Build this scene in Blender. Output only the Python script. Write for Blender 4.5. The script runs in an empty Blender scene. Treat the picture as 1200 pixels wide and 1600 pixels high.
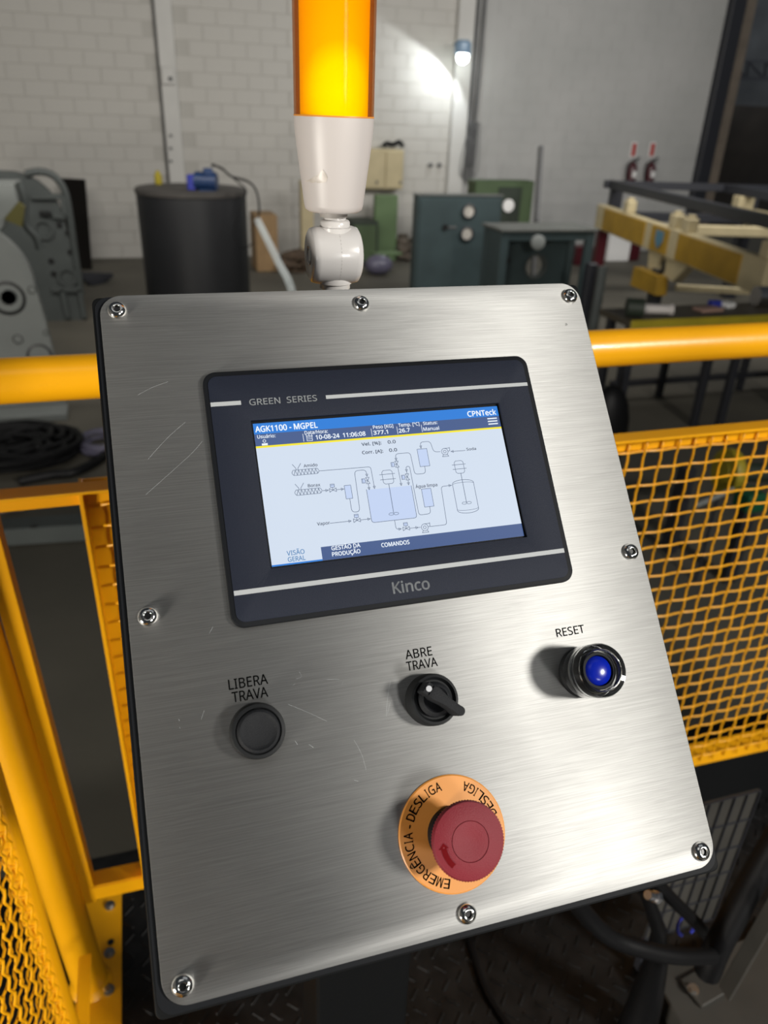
import bpy, bmesh, math, random
from mathutils import Vector, Matrix, Quaternion
random.seed(7)
S = bpy.context.scene
COL = S.collection
R = math.radians
# ------------------------------------------------------------------ camera
CZ = 2.1                                    # lens height above the hall floor
AX = Vector((0.95575428, -0.29210339, 0.03477593))     # picture right
AY = Vector((-0.10654864, -0.45394335, -0.88463711))   # picture down
AZ = Vector((0.2741918, 0.84179038, -0.46498152))      # view direction
FPX = 1190.0
cd = bpy.data.cameras.new('camera')
cam = bpy.data.objects.new('camera', cd); COL.objects.link(cam)
cam.matrix_world = Matrix(((AX.x, -AY.x, -AZ.x, 0), (AX.y, -AY.y, -AZ.y, 0), (AX.z, -AY.z, -AZ.z, CZ), (0, 0, 0, 1)))
cd.sensor_fit = 'VERTICAL'; cd.sensor_height = 36; cd.sensor_width = 27
cd.lens = FPX / 1600 * 36
cd.clip_start = 0.01; cd.clip_end = 100
cd.dof.use_dof = True; cd.dof.focus_distance = 0.455; cd.dof.aperture_fstop = 8.6
S.camera = cam
# ------------------------------------------------------------------ world, lights, exposure
w = bpy.data.worlds.new('hall air'); S.world = w; w.use_nodes = True
w.node_tree.nodes['Background'].inputs[0].default_value = (0.80, 0.90, 1.0, 1)
w.node_tree.nodes['Background'].inputs[1].default_value = 0.036
S.view_settings.view_transform = 'Standard'; S.view_settings.look = 'None'
S.view_settings.exposure = 0.0; S.view_settings.gamma = 1.0; S.view_settings.use_curve_mapping = False
S.cycles.use_denoising = True
S.cycles.max_bounces = 8; S.cycles.transparent_max_bounces = 12
S.cycles.sample_clamp_indirect = 4.0

def area(name, loc, target, sx, sy, watts, col=(1, 1, 1)):
    l = bpy.data.lights.new(name, 'AREA'); l.shape = 'RECTANGLE'; l.size = sx; l.size_y = sy; l.energy = watts; l.color = col
    o = bpy.data.objects.new(name, l); COL.objects.link(o); o.location = loc
    d = Vector(target) - Vector(loc); o.rotation_euler = d.to_track_quat('-Z', 'Y').to_euler()
    return o
area('work_light', (2.75, -2.50, 3.66), (0.13, 0.33, 1.85), 0.65, 0.50, 200, (1, 0.965, 0.90))        # strong lamp behind the right shoulder
area('doorway_light', (1.45, -3.5, 2.45), (0.13, 0.33, 1.85), 0.6, 0.6, 34, (1, 0.98, 0.95))          # lower, weaker lamp
area('left_fill', (-3.2, -1.5, 0.95), (-0.2, 0.9, 1.2), 0.7, 0.7, 150, (1, 0.95, 0.86))  # added fill lamp, placed low to brighten the yellow post and left rail
area('plate_fill_left', (-0.65, -1.2, 5.3), (0.1, 0.33, 1.85), 1.9, 1.4, 6, (1.0, 0.99, 0.96))  # added overhead fill that lifts the left side of the steel plate
area('overhead_right', (1.5, 0.2, 5.4), (0.3, 0.6, 1.6), 2.0, 2.6, 5, (0.93, 0.97, 1.0))  # unseen broad overhead light, soft fill from above
area('hall_light', (5.8, 6.5, 3.5), (6.6, 12.6, 0.5), 5.0, 0.8, 200, (1, 0.98, 0.95))
area('hall_light_left', (-0.5, 6.0, 3.6), (0.3, 12.6, 0.6), 4.5, 1.0, 125, (1, 0.96, 0.9))
area('far_wall_fill', (13.5, 12.0, 5.0), (13.5, 16.0, 3.0), 2.0, 1.0, 60, (0.9, 0.95, 1.0))  # added light out of view, keeps the far wall from going black
# ------------------------------------------------------------------ measuring helpers
def ray(px, py):
    return (AX * (px - 600) + AY * (py - 800) + AZ * FPX).normalized()
def P(px, py, y):
    d = ray(px, py); d = d * (y / d.y); return Vector((d.x, d.y, d.z + CZ))
# ------------------------------------------------------------------ things and parts
FR = {}
def I4(): return Matrix.Identity(4)
def props(o, label=None, cat=None, group=None, kind=None):
    if label: o['label'] = label
    if cat: o['category'] = cat
    if group: o['group'] = group
    if kind: o['kind'] = kind
    return o
def thing(name, label, cat, loc, group=None, mat4=None, kind=None):
    o = bpy.data.objects.new(name, None); COL.objects.link(o); o.empty_display_size = 0.05
    m = mat4 if mat4 is not None else Matrix.Translation(Vector(loc))
    o.matrix_world = m; FR[o.name] = m.copy()
    return props(o, label, cat, group, kind)
class MB:
    def __init__(s): s.bm = bmesh.new()
    def xf(s, geom, m): bmesh.ops.transform(s.bm, matrix=m, verts=geom)
    def box(s, c, d, rot=None, bev=0.0, seg=1):
        m = Matrix.Translation(Vector(c)) @ (rot if rot else I4()) @ Matrix.Diagonal((d[0], d[1], d[2], 1))
        r = bmesh.ops.create_cube(s.bm, size=1.0, matrix=m)
        if bev > 0:
            es = list({e for v in r['verts'] for e in v.link_edges})
            bmesh.ops.bevel(s.bm, geom=es, offset=bev, segments=seg, affect='EDGES', profile=0.5)
        return s
    def span(s, a, b, bev=0.0):
        a = Vector(a); b = Vector(b); return s.box((a + b) / 2, [abs(b[i] - a[i]) for i in range(3)], None, bev)
    def beam(s, a, b, wd, ht, bev=0.0, up=(0, 0, 1)):
        a = Vector(a); b = Vector(b); x = (b - a); L = x.length; x.normalize()
        y = Vector(up).cross(x).normalized(); z = x.cross(y)
        rot = Matrix((x, y, z)).transposed().to_4x4()
        return s.box((a + b) / 2, (L, wd, ht), rot, bev)
    def cyl(s, a, b, r1, r2=None, seg=24, cap=True):
        a = Vector(a); b = Vector(b); d = b - a
        m = Matrix.Translation((a + b) / 2) @ d.to_track_quat('Z', 'Y').to_matrix().to_4x4()
        bmesh.ops.create_cone(s.bm, cap_ends=cap, segments=seg, radius1=r1, radius2=r1 if r2 is None else r2, depth=d.length, matrix=m)
        return s
    def ball(s, c, r, u=16, v=10, sc=(1, 1, 1)):
        m = Matrix.Translation(Vector(c)) @ Matrix.Diagonal((sc[0], sc[1], sc[2], 1))
        bmesh.ops.create_uvsphere(s.bm, u_segments=u, v_segments=v, radius=r, matrix=m); return s
    def lathe(s, prof, c=(0, 0, 0), axis=(0, 0, 1), seg=48, ripple=0, rip=0.0, rsel=None):
        q = Vector(axis).to_track_quat('Z', 'Y').to_matrix().to_4x4(); m = Matrix.Translation(Vector(c)) @ q
        rows = []
        for k, (r, z) in enumerate(prof):
            if r <= 1e-7: rows.append([s.bm.verts.new(m @ Vector((0, 0, z)))])
            else:
                row = []
                for i in range(seg):
                    t = 2 * math.pi * i / seg
                    rr = r + (rip * (1 if (i % 2) else -1) if (rsel and k in rsel) else 0)
                    row.append(s.bm.verts.new(m @ Vector((rr * math.cos(t), rr * math.sin(t), z))))
                rows.append(row)
        for a, b in zip(rows, rows[1:]):
            if len(a) == 1 and len(b) == 1: continue
            for i in range(seg):
                j = (i + 1) % seg
                if len(a) == 1: s.bm.faces.new((a[0], b[i], b[j]))
                elif len(b) == 1: s.bm.faces.new((a[i], a[j], b[0]))
                else: s.bm.faces.new((a[i], a[j], b[j], b[i]))
        return s
    def tube(s, pts, r, seg=10, closed=False, cap=True, smooth=0):
        pts = [Vector(p) for p in pts]
        if smooth: pts = crom(pts, smooth, closed)
        n = len(pts); rows = []; prev = None
        for i, p in enumerate(pts):
            a = pts[(i - 1) % n] if (closed or i > 0) else p
            b = pts[(i + 1) % n] if (closed or i < n - 1) else p
            t = (b - a).normalized()
            if prev is None:
                nrm = t.orthogonal().normalized()
            else:
                nrm = prev - t * prev.dot(t)
                nrm = nrm.normalized() if nrm.length > 1e-6 else t.orthogonal().normalized()
            prev = nrm; bi = t.cross(nrm)
            rr = r[i] if isinstance(r, (list, tuple)) else r
            rows.append([s.bm.verts.new(p + (nrm * math.cos(2 * math.pi * k / seg) + bi * math.sin(2 * math.pi * k / seg)) * rr) for k in range(seg)])
        rng = range(n) if closed else range(n - 1)
        for i in rng:
            a = rows[i]; b = rows[(i + 1) % n]
            for k in range(seg):
                j = (k + 1) % seg; s.bm.faces.new((a[k], a[j], b[j], b[k]))
        if cap and not closed:
            s.bm.faces.new(rows[0][::-1]); s.bm.faces.new(rows[-1])
        return s
    def prism(s, poly, z0, z1, m=None, bev=0.0, holes=()):
        """poly: xy outline extruded from z0 to z1, with optional holes, then transformed by m"""
        m = m or I4()
        loops = [poly] + list(holes); edges = []
        tmp = bmesh.new()
        for lp in loops:
            vs = [tmp.verts.new((x, y, z0)) for x, y in lp]
            for i in range(len(vs)): edges.append(tmp.edges.new((vs[i], vs[(i + 1) % len(vs)])))
        bmesh.ops.triangle_fill(tmp, use_beauty=True, use_dissolve=False, edges=edges)
        if z1 != z0:
            fs = list(tmp.faces)
            ex = bmesh.ops.extrude_face_region(tmp, geom=fs, use_keep_orig=True)
            vs = [g for g in ex['geom'] if isinstance(g, bmesh.types.BMVert)]
            bmesh.ops.translate(tmp, verts=vs, vec=(0, 0, z1 - z0))
        bmesh.ops.recalc_face_normals(tmp, faces=tmp.faces)
        if bev > 0:
            es = [e for e in tmp.edges if len(e.link_faces) == 2 and e.calc_face_angle(0) > 1.0 and abs(e.verts[0].co.z - e.verts[1].co.z) < 1e-9 and e.verts[0].co.z > min(z0, z1) + 1e-9]
            bmesh.ops.bevel(tmp, geom=es, offset=bev, segments=2, affect='EDGES', profile=0.5)
        me = bpy.data.meshes.new('tmp'); tmp.to_mesh(me); tmp.free()
        me.transform(m); s.bm.from_mesh(me); bpy.data.meshes.remove(me)
        return s
    def build(s, name, mat, parent=None, world=True, smooth=35, recalc=True, **kw):
        if recalc: bmesh.ops.recalc_face_normals(s.bm, faces=s.bm.faces)
        me = bpy.data.meshes.new(name); s.bm.to_mesh(me); s.bm.free()
        return mobj(name, me, mat, parent, world, smooth, **kw)
def mobj(name, me, mat, parent=None, world=True, smooth=35, label=None, cat=None, group=None, kind=None):
    o = bpy.data.objects.new(name, me); COL.objects.link(o)
    me.materials.clear(); me.materials.append(mat)
    if parent is not None:
        fr = FR[parent.name]; FR[o.name] = fr
        if world: me.transform(fr.inverted())
        o.parent = parent
    else:
        cs = [v.co for v in me.vertices]
        lo = Vector([min(c[i] for c in cs) for i in range(3)]); hi = Vector([max(c[i] for c in cs) for i in range(3)])
        b = Vector(((lo.x + hi.x) / 2, (lo.y + hi.y) / 2, lo.z))
        me.transform(Matrix.Translation(-b)); o.location = b; FR[o.name] = Matrix.Translation(b)
    if smooth:
        for p in me.polygons: p.use_smooth = True
        me.set_sharp_from_angle(angle=R(smooth))
    return props(o, label, cat, group, kind)
def crom(pts, k, closed=False):
    out = []; n = len(pts)
    rng = range(n) if closed else range(n - 1)
    for i in rng:
        if closed: p0, p1, p2, p3 = pts[i - 1], pts[i], pts[(i + 1) % n], pts[(i + 2) % n]
        else: p0, p1, p2, p3 = pts[max(i - 1, 0)], pts[i], pts[i + 1], pts[min(i + 2, n - 1)]
        for j in range(k):
            t = j / k
            out.append(0.5 * ((2 * p1) + (p2 - p0) * t + (2 * p0 - 5 * p1 + 4 * p2 - p3) * t * t + (3 * p1 - p0 - 3 * p2 + p3) * t ** 3))
    if not closed: out.append(pts[-1])
    return out
def rrect(x0, y0, x1, y1, r, n=8):
    out = []
    for cx, cy, a0 in ((x1 - r, y1 - r, 0), (x0 + r, y1 - r, 90), (x0 + r, y0 + r, 180), (x1 - r, y0 + r, 270)):
        for i in range(n + 1):
            a = R(a0 + 90 * i / n); out.append((cx + r * math.cos(a), cy + r * math.sin(a)))
    return out
def circ(cx, cy, r, n=32): return [(cx + r * math.cos(2 * math.pi * i / n), cy + r * math.sin(2 * math.pi * i / n)) for i in range(n)]
# ------------------------------------------------------------------ materials
def mat(name, col, rough=0.5, metal=0.0, var=0.0, vscale=8.0, bump=0.0, bscale=60.0, coat=0.0, emit=None, es=1.0, col2=None, dirt=None, spec=0.5):
    m = bpy.data.materials.new(name); m.use_nodes = True; nt = m.node_tree; b = nt.nodes['Principled BSDF']
    b.inputs['Base Color'].default_value = (*col, 1); b.inputs['Roughness'].default_value = rough; b.inputs['Metallic'].default_value = metal
    b.inputs['Coat Weight'].default_value = coat; b.inputs['Specular IOR Level'].default_value = spec
    tc = nt.nodes.new('ShaderNodeTexCoord')
    if var > 0 or col2:
        n = nt.nodes.new('ShaderNodeTexNoise'); n.inputs['Scale'].default_value = vscale; n.inputs['Detail'].default_value = 5
        nt.links.new(tc.outputs['Object'], n.inputs['Vector'])
        r = nt.nodes.new('ShaderNodeValToRGB'); r.color_ramp.elements[0].position = 0.35; r.color_ramp.elements[1].position = 0.68
        c2 = col2 or tuple(c * (1 - var) for c in col)
        r.color_ramp.elements[0].color = (*c2, 1); r.color_ramp.elements[1].color = (*col, 1)
        nt.links.new(n.outputs['Fac'], r.inputs['Fac']); nt.links.new(r.outputs['Color'], b.inputs['Base Color'])
    if bump > 0:
        n2 = nt.nodes.new('ShaderNodeTexNoise'); n2.inputs['Scale'].default_value = bscale; n2.inputs['Detail'].default_value = 4
        nt.links.new(tc.outputs['Object'], n2.inputs['Vector'])
        bp = nt.nodes.new('ShaderNodeBump'); bp.inputs['Strength'].default_value = bump; bp.inputs['Distance'].default_value = 0.002
        nt.links.new(n2.outputs['Fac'], bp.inputs['Height']); nt.links.new(bp.outputs['Normal'], b.inputs['Normal'])
    if emit:
        b.inputs['Emission Color'].default_value = (*emit, 1); b.inputs['Emission Strength'].default_value = es
    return m
def emi(name, col, s=1.0): return mat(name, (0.02, 0.02, 0.02), 0.25, emit=col, es=s)
def brushed():
    m = bpy.data.materials.new('brushed stainless steel'); m.use_nodes = True; nt = m.node_tree; b = nt.nodes['Principled BSDF']; L = nt.links.new
    tc = nt.nodes.new('ShaderNodeTexCoord')
    wob = nt.nodes.new('ShaderNodeTexNoise'); wob.inputs['Scale'].default_value = 14; L(tc.outputs['Object'], wob.inputs['Vector'])
    mp = nt.nodes.new('ShaderNodeMapping'); mp.inputs['Scale'].default_value = (28, 1500, 1); mp.inputs['Rotation'].default_value = (0, 0, R(1.2)); L(tc.outputs['Object'], mp.inputs['Vector'])
    add = nt.nodes.new('ShaderNodeVectorMath'); add.operation = 'MULTIPLY_ADD'; add.inputs[1].default_value = (1, 1, 1)
    sc = nt.nodes.new('ShaderNodeVectorMath'); sc.operation = 'SCALE'; sc.inputs['Scale'].default_value = 1.6; L(wob.outputs['Color'], sc.inputs[0])
    L(mp.outputs['Vector'], add.inputs[0]); L(sc.outputs['Vector'], add.inputs[2])
    n = nt.nodes.new('ShaderNodeTexNoise'); n.inputs['Scale'].default_value = 1.0; n.inputs['Detail'].default_value = 6; n.inputs['Roughness'].default_value = 0.65; L(add.outputs['Vector'], n.inputs['Vector'])
    mp2 = nt.nodes.new('ShaderNodeMapping'); mp2.inputs['Scale'].default_value = (10, 260, 1); L(tc.outputs['Object'], mp2.inputs['Vector'])
    n2 = nt.nodes.new('ShaderNodeTexNoise'); n2.inputs['Scale'].default_value = 1.0; n2.inputs['Detail'].default_value = 3; L(mp2.outputs['Vector'], n2.inputs['Vector'])
    cl = nt.nodes.new('ShaderNodeTexNoise'); cl.inputs['Scale'].default_value = 9; cl.inputs['Detail'].default_value = 4; L(tc.outputs['Object'], cl.inputs['Vector'])
    r = nt.nodes.new('ShaderNodeMapRange'); r.inputs[1].default_value = 0.25; r.inputs[2].default_value = 0.75; r.inputs[3].default_value = 0.30; r.inputs[4].default_value = 0.43; L(n.outputs['Fac'], r.inputs[0])
    cmb = nt.nodes.new('ShaderNodeCombineColor')
    L(r.outputs[0], cmb.inputs[0]); L(r.outputs[0], cmb.inputs[1])
    m2 = nt.nodes.new('ShaderNodeMath'); m2.operation = 'MULTIPLY'; m2.inputs[1].default_value = 0.975; L(r.outputs[0], m2.inputs[0]); L(m2.outputs[0], cmb.inputs[2])
    L(cmb.outputs[0], b.inputs['Base Color'])
    ro = nt.nodes.new('ShaderNodeMapRange'); ro.inputs[1].default_value = 0.3; ro.inputs[2].default_value = 0.7; ro.inputs[3].default_value = 0.56; ro.inputs[4].default_value = 0.64; L(cl.outputs['Fac'], ro.inputs[0]); L(ro.outputs[0], b.inputs['Roughness'])
    ht = nt.nodes.new('ShaderNodeMath'); ht.operation = 'ADD'; L(n.outputs['Fac'], ht.inputs[0]); L(n2.outputs['Fac'], ht.inputs[1])
    bp = nt.nodes.new('ShaderNodeBump'); bp.inputs['Strength'].default_value = 0.25; bp.inputs['Distance'].default_value = 0.00006; L(ht.outputs[0], bp.inputs['Height']); L(bp.outputs['Normal'], b.inputs['Normal'])
    vt = nt.nodes.new('ShaderNodeVectorTransform'); vt.vector_type = 'VECTOR'; vt.convert_from = 'OBJECT'; vt.convert_to = 'WORLD'
    vt.inputs[0].default_value = (0, 1, 0); L(vt.outputs[0], b.inputs['Tangent'])
    b.inputs['Metallic'].default_value = 1.0; b.inputs['Anisotropic'].default_value = 0.72
    return m
def wallmat(name, c1, c2):
    m = mat(name, c1, 0.75, col2=c2, vscale=0.9, bump=0.5, bscale=30)
    return m
def glass(name, tint, alpha, rough=0.03):
    m = bpy.data.materials.new(name); m.use_nodes = True; nt = m.node_tree; L = nt.links.new; b = nt.nodes['Principled BSDF']
    b.inputs['Base Color'].default_value = (*tint, 1); b.inputs['Roughness'].default_value = rough; b.inputs['Specular IOR Level'].default_value = 0.8
    t = nt.nodes.new('ShaderNodeBsdfTransparent'); t.inputs[0].default_value = (*tint, 1)
    mx = nt.nodes.new('ShaderNodeMixShader'); lw = nt.nodes.new('ShaderNodeLayerWeight'); lw.inputs[0].default_value = 0.35
    mr = nt.nodes.new('ShaderNodeMapRange'); mr.inputs[3].default_value = alpha; mr.inputs[4].default_value = min(1, alpha + 0.75); L(lw.outputs['Facing'], mr.inputs[0])
    L(mr.outputs[0], mx.inputs[0]); L(t.outputs[0], mx.inputs[1]); L(b.outputs[0], mx.inputs[2]); L(mx.outputs[0], nt.nodes['Material Output'].inputs[0])
    return m
def nospec(m, v):
    m.node_tree.nodes['Principled BSDF'].inputs['Specular IOR Level'].default_value = v; return m
def clear(name):
    m = mat(name, (0.97, 0.98, 0.98), 0.02); b = m.node_tree.nodes['Principled BSDF']; b.inputs['Transmission Weight'].default_value = 1.0; b.inputs['IOR'].default_value = 1.46; return m
M = dict(
    steel=brushed(),
    black=mat('black painted steel', (0.005, 0.0055, 0.006), 0.6, spec=0.12, bump=0.1, bscale=300),
    chrome=mat('bright zinc screw', (0.75, 0.74, 0.72), 0.12, 1.0, bump=0.05, bscale=400),
    recess=mat('dark hex recess', (0.05, 0.05, 0.05), 0.3, 1.0),
    bezel=mat('dark navy grey moulded plastic', (0.012, 0.0155, 0.028), 0.62, bump=0.2, bscale=2500, spec=0.22),
    rim=mat('black plastic rim', (0.007, 0.008, 0.010), 0.6, spec=0.15),
    silver=mat('silver grey print', (0.42, 0.44, 0.45), 0.5, spec=0.2),
    silverdk=mat('dull silver print', (0.22, 0.235, 0.25), 0.5),
    ink=mat('black engraving ink', (0.004, 0.004, 0.004), 0.8, spec=0.05),
    butt=mat('matt black plastic', (0.010, 0.011, 0.013), 0.62, bump=0.3, bscale=1800, spec=0.25),
    ring=mat('dark grey plastic ring', (0.010, 0.011, 0.012), 0.6, spec=0.22),
    white_dot=mat('pale grey marker plastic', (0.45, 0.46, 0.48), 0.4),
    red=mat('raspberry red plastic', (0.20, 0.010, 0.020), 0.55, bump=0.25, bscale=2200, spec=0.4),
    reddk=mat('dark red arrow print', (0.13, 0.002, 0.004), 0.6, spec=0.1),
    disc=mat('orange yellow legend plate', (0.72, 0.29, 0.055), 0.42, var=0.06),
    blue=mat('blue translucent lens', (0.003, 0.014, 0.33), 0.2, spec=0.3),
    acrylic=clear('clear acrylic guard'),
    ivory=mat('glossy white plastic', (0.58, 0.56, 0.545), 0.25, coat=0.2, bump=0.05, bscale=80),
    ivory_matt=mat('white moulded plastic', (0.53, 0.49, 0.47), 0.42),
    stain=mat('grey glue stain', (0.42, 0.37, 0.32), 0.35, col2=(0.60, 0.55, 0.50), vscale=120),
    seam=mat('moulding seam', (0.30, 0.28, 0.26), 0.6),
    yellow=mat('safety yellow paint', (0.88, 0.40, 0.003), 0.33, coat=0.15, var=0.10, vscale=5, bump=0.15, bscale=40),
    zinc=mat('zinc plated bolt', (0.45, 0.44, 0.42), 0.3, 1.0),
    check=mat('black checker plate steel', (0.022, 0.022, 0.022), 0.42, 0.5, var=0.5, vscale=25, bump=0.2),
    conc=mat('stained concrete floor', (0.125, 0.114, 0.088), 0.75, col2=(0.075, 0.069, 0.054), vscale=0.8, bump=0.4, bscale=12),
    wall=wallmat('white painted block wall', (0.52, 0.50, 0.46), (0.46, 0.445, 0.41)),
    wallr=wallmat('grey painted wall', (0.44, 0.435, 0.42), (0.38, 0.38, 0.365)),
    joint=mat('painted mortar', (0.425, 0.41, 0.375), 0.9),
    column=mat('white painted column', (0.56, 0.55, 0.52), 0.7, var=0.08, vscale=3),
    brown=mat('raw brown render', (0.16, 0.13, 0.10), 0.85, var=0.25, vscale=4),
    darksteel=mat('dark painted steel', (0.018, 0.019, 0.024), 0.5),
    farwall=mat('grey block far wall', (0.10, 0.105, 0.11), 0.85, var=0.3, vscale=2),
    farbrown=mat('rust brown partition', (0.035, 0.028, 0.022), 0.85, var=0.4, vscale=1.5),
    conduit=mat('dark conduit', (0.10, 0.10, 0.10), 0.5),
    greycast=mat('grey painted casting', (0.22, 0.235, 0.225), 0.55, var=0.15, vscale=3),
    greycast2=mat('darker grey casting', (0.060, 0.069, 0.066), 0.6, var=0.2, vscale=4),
    hole=mat('oily black bore', (0.01, 0.01, 0.01), 0.4),
    drum=mat('charcoal tank plastic', (0.010, 0.0105, 0.012), 0.5, spec=0.3, var=0.2, vscale=2),
    drumtop=mat('dusty tank lid', (0.055, 0.05, 0.045), 0.7, var=0.3, vscale=5),
    motor=mat('blue motor enamel', (0.010, 0.035, 0.11), 0.4),
    cable=mat('black cable', (0.004, 0.004, 0.0045), 0.5, spec=0.2),
    violet=mat('violet grey hose', (0.10, 0.095, 0.14), 0.4),
    hose=glass('clear plastic hose', (0.80, 0.84, 0.84), 0.12, 0.25),
    card=mat('brown cardboard', (0.30, 0.19, 0.09), 0.8, var=0.15),
    cream=mat('cream paint', (0.50, 0.42, 0.25), 0.55, var=0.12, vscale=5),
    teal=mat('teal grey machine paint', (0.033, 0.053, 0.056), 0.5, var=0.25, vscale=3),
    tealtop=mat('dusty teal top', (0.11, 0.115, 0.105), 0.7, var=0.2, vscale=5),
    green=mat('machine green paint', (0.060, 0.095, 0.040), 0.55, var=0.2, vscale=3),
    greenlt=mat('light green paint', (0.12, 0.19, 0.085), 0.6, var=0.15, vscale=3),
    greendk=mat('dark olive green', (0.022, 0.032, 0.02), 0.6, var=0.3, vscale=5),
    gauge=mat('pale gauge face', (0.50, 0.47, 0.42), 0.3, var=0.3, vscale=14),
    ochre=mat('ochre yellow paint', (0.38, 0.22, 0.015), 0.5, var=0.25, vscale=4),
    shield=mat('blue badge', (0.08, 0.19, 0.26), 0.5),
    redp=mat('red paint', (0.38, 0.02, 0.012), 0.4),
    wine=mat('dark red enamel', (0.055, 0.006, 0.010), 0.35),
    white=mat('white paint', (0.75, 0.74, 0.72), 0.5),
    olive=mat('olive bracket', (0.10, 0.09, 0.02), 0.6),
    rust=mat('rusty scrap', (0.10, 0.065, 0.04), 0.8, var=0.4, vscale=12),
    lampblue=mat('pale blue lamp housing', (0.22, 0.33, 0.46), 0.3),
    bulb=mat('lit bulb', (1, 1, 1), 0.3, emit=(0.93, 1.0, 0.96), es=26),
    beige=mat('beige grey painted steel', (0.048, 0.045, 0.039), 0.5, var=0.2, vscale=12),
    bluecab=mat('blue cable', (0.02, 0.03, 0.30), 0.3, coat=0.5),
    pallet=mat('steel tan paint', (0.075, 0.062, 0.042), 0.6, var=0.2, vscale=4),
    boxblue=mat('royal blue plastic', (0.02, 0.03, 0.28), 0.4),
    gadget=mat('yellow valve paint', (0.34, 0.27, 0.015), 0.5, var=0.2),
    boxgreen=mat('dark green enamel', (0.005, 0.07, 0.03), 0.4),
    alu=mat('shiny metal sheet', (0.6, 0.6, 0.62), 0.25, 1.0),
    pink=mat('pinkish card', (0.35, 0.22, 0.17), 0.7),
)
# ================================================================== STRUCTURE
MB().span((-6, -6, -0.06), (14, 22, 0.0)).build('floor', M['conc'], kind='structure', smooth=0)
WY = 12.6
wall = MB().span((-6, WY + 0.012, 0), (5.07, WY + 0.25, 5.6)).build('wall_back', M['joint'], kind='structure', smooth=0)
# blocks of the back wall: each one proud of its recessed joint
bricks = []
pitch, rowh = 0.40, 0.192
for r in range(21):
    z = 0.01 + r * rowh
    x = -4.2 + (0.2 if r % 2 else 0.0)
    while x < 4.94:
        x1 = min(x + pitch - 0.009, 4.94)
        if x1 - x > 0.06 and not (0.57 < (x + x1) / 2 < 0.80): bricks.append((x, x1, z))
        x += pitch
vis = []
for b in bricks:
    c = Vector(((b[0] + b[1]) / 2, WY, b[2] + 0.09 - CZ)); zz = c.dot(AZ)
    px = c.dot(AX) / zz * FPX + 600; py = c.dot(AY) / zz * FPX + 800
    vis.append((-20 < px < 725 and -15 < py < 400 and not (462 < px < 575 and py < 330) and not (215 < px < 400 and py > 290) and not (px < 120 and py > 280), c.length, b))
vis.sort(key=lambda t: (not t[0], t[1]))
share = {}
for k, (_, _, b) in enumerate(vis[:296]):
    wdt = round(b[1] - b[0], 3)
    if wdt not in share:
        mb = MB(); mb.box((0, 0, 0.09), (wdt, 0.03, rowh - 0.009), None, 0.0025); 
        me = bpy.data.meshes.new('brick'); mb.bm.to_mesh(me); mb.bm.free(); me.materials.append(M['wall']); share[wdt] = me
    o = bpy.data.objects.new('brick', share[wdt]); COL.objects.link(o); o.parent = wall
    o.location = Vector(((b[0] + b[1]) / 2, WY + random.uniform(0.0185, 0.0215), b[2])) - wall.location
mb = MB()
for _, _, b in vis[296:]:
    mb.span((b[0], WY - 0.002, b[2]), (b[1], WY + 0.03, b[2] + rowh - 0.011))
mb.build('distant_bricks', M['wall'], wall, kind='stuff', smooth=0)
wr = MB().span((5.07, WY + 0.006, 0), (10.1, WY + 0.25, 5.6)).build('wall_right', M['wallr'], kind='structure', smooth=0)
mb = MB()
for r in range(21):
    z = 0.01 + r * rowh; x = 5.22 + (0.2 if r % 2 else 0)
    while x < 9.7:
        mb.span((x, WY, z), (min(x + 0.394, 9.74), WY + 0.02, z + rowh - 0.005)); x += 0.40
mb.build('painted_over_blocks', M['wallr'], wr, kind='stuff', smooth=0)
MB().span((0.578, WY - 0.06, 0), (0.80, WY + 0.05, 5.6), 0.008).build('trim_1', M['column'], kind='structure')
MB().span((4.94, WY - 0.10, 0), (5.20, WY + 0.05, 5.6), 0.008).build('trim_2', M['column'], kind='structure')
MB().span((9.72, WY - 0.03, 0), (9.97, WY + 0.25, 5.6), 0.008).build('trim_3', M['column'], kind='structure')
MB().span((9.97, WY - 0.08, 0), (10.17, WY + 0.25, 5.6), 0.01).build('trim_4', M['brown'], kind='structure')
MB().span((10.2, 16.6, 0), (22, 16.9, 7.5)).build('wall_far', M['farwall'], kind='structure', smooth=0)
MB().span((-6, -6, 0), (-5.8, 20, 5.6)).build('wall_left', M['wallr'], kind='structure', smooth=0)
# ---- fittings on the back wall
mb = MB().cyl((0.557, WY - 0.015, 0.9), (0.557, WY - 0.015, 5.4), 0.014, seg=8)
mb.build('electric_conduit', M['conduit'], label='thin dark conduit running up beside the left white pilaster', cat='conduit')
t = thing('junction_box', 'small white junction box on the left pilaster of the block wall', 'electrical box', P(262, 118, WY - 0.07))
c = P(262, 118, WY - 0.09); MB().box(c, (0.17, 0.06, 0.22), None, 0.01).build('housing', M['column'], t)
MB().cyl(c + Vector((0.03, -0.03, -0.04)), c + Vector((0.03, -0.036, -0.04)), 0.03, seg=12).build('knockout', M['hole'], t)
for k in range(3):
    c = P(267, 212 + 20 * k, WY - 0.06)
    MB().cyl(c, c + Vector((0, -0.012, 0)), 0.022, seg=10).build('pilaster_stud', M['conduit'], label=('topmost', 'middle', 'lowest')[k] + ' of three small round studs low on the left white pilaster', cat='stud', group='studs on the left pilaster')
mb = MB()
for dx in (0.0, 0.11): mb.tube([(5.255 + dx, WY - 0.05, 5.4), (5.255 + dx * 0.9, WY - 0.05, 2.6), (5.235 + dx * 0.8, WY - 0.08, 1.35)], 0.026, 8)
mb.build('cable_drop', M['conduit'], label='pair of grey pipes dropping down the wall beside the lit lamp', cat='pipe')
mb = MB()
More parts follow.
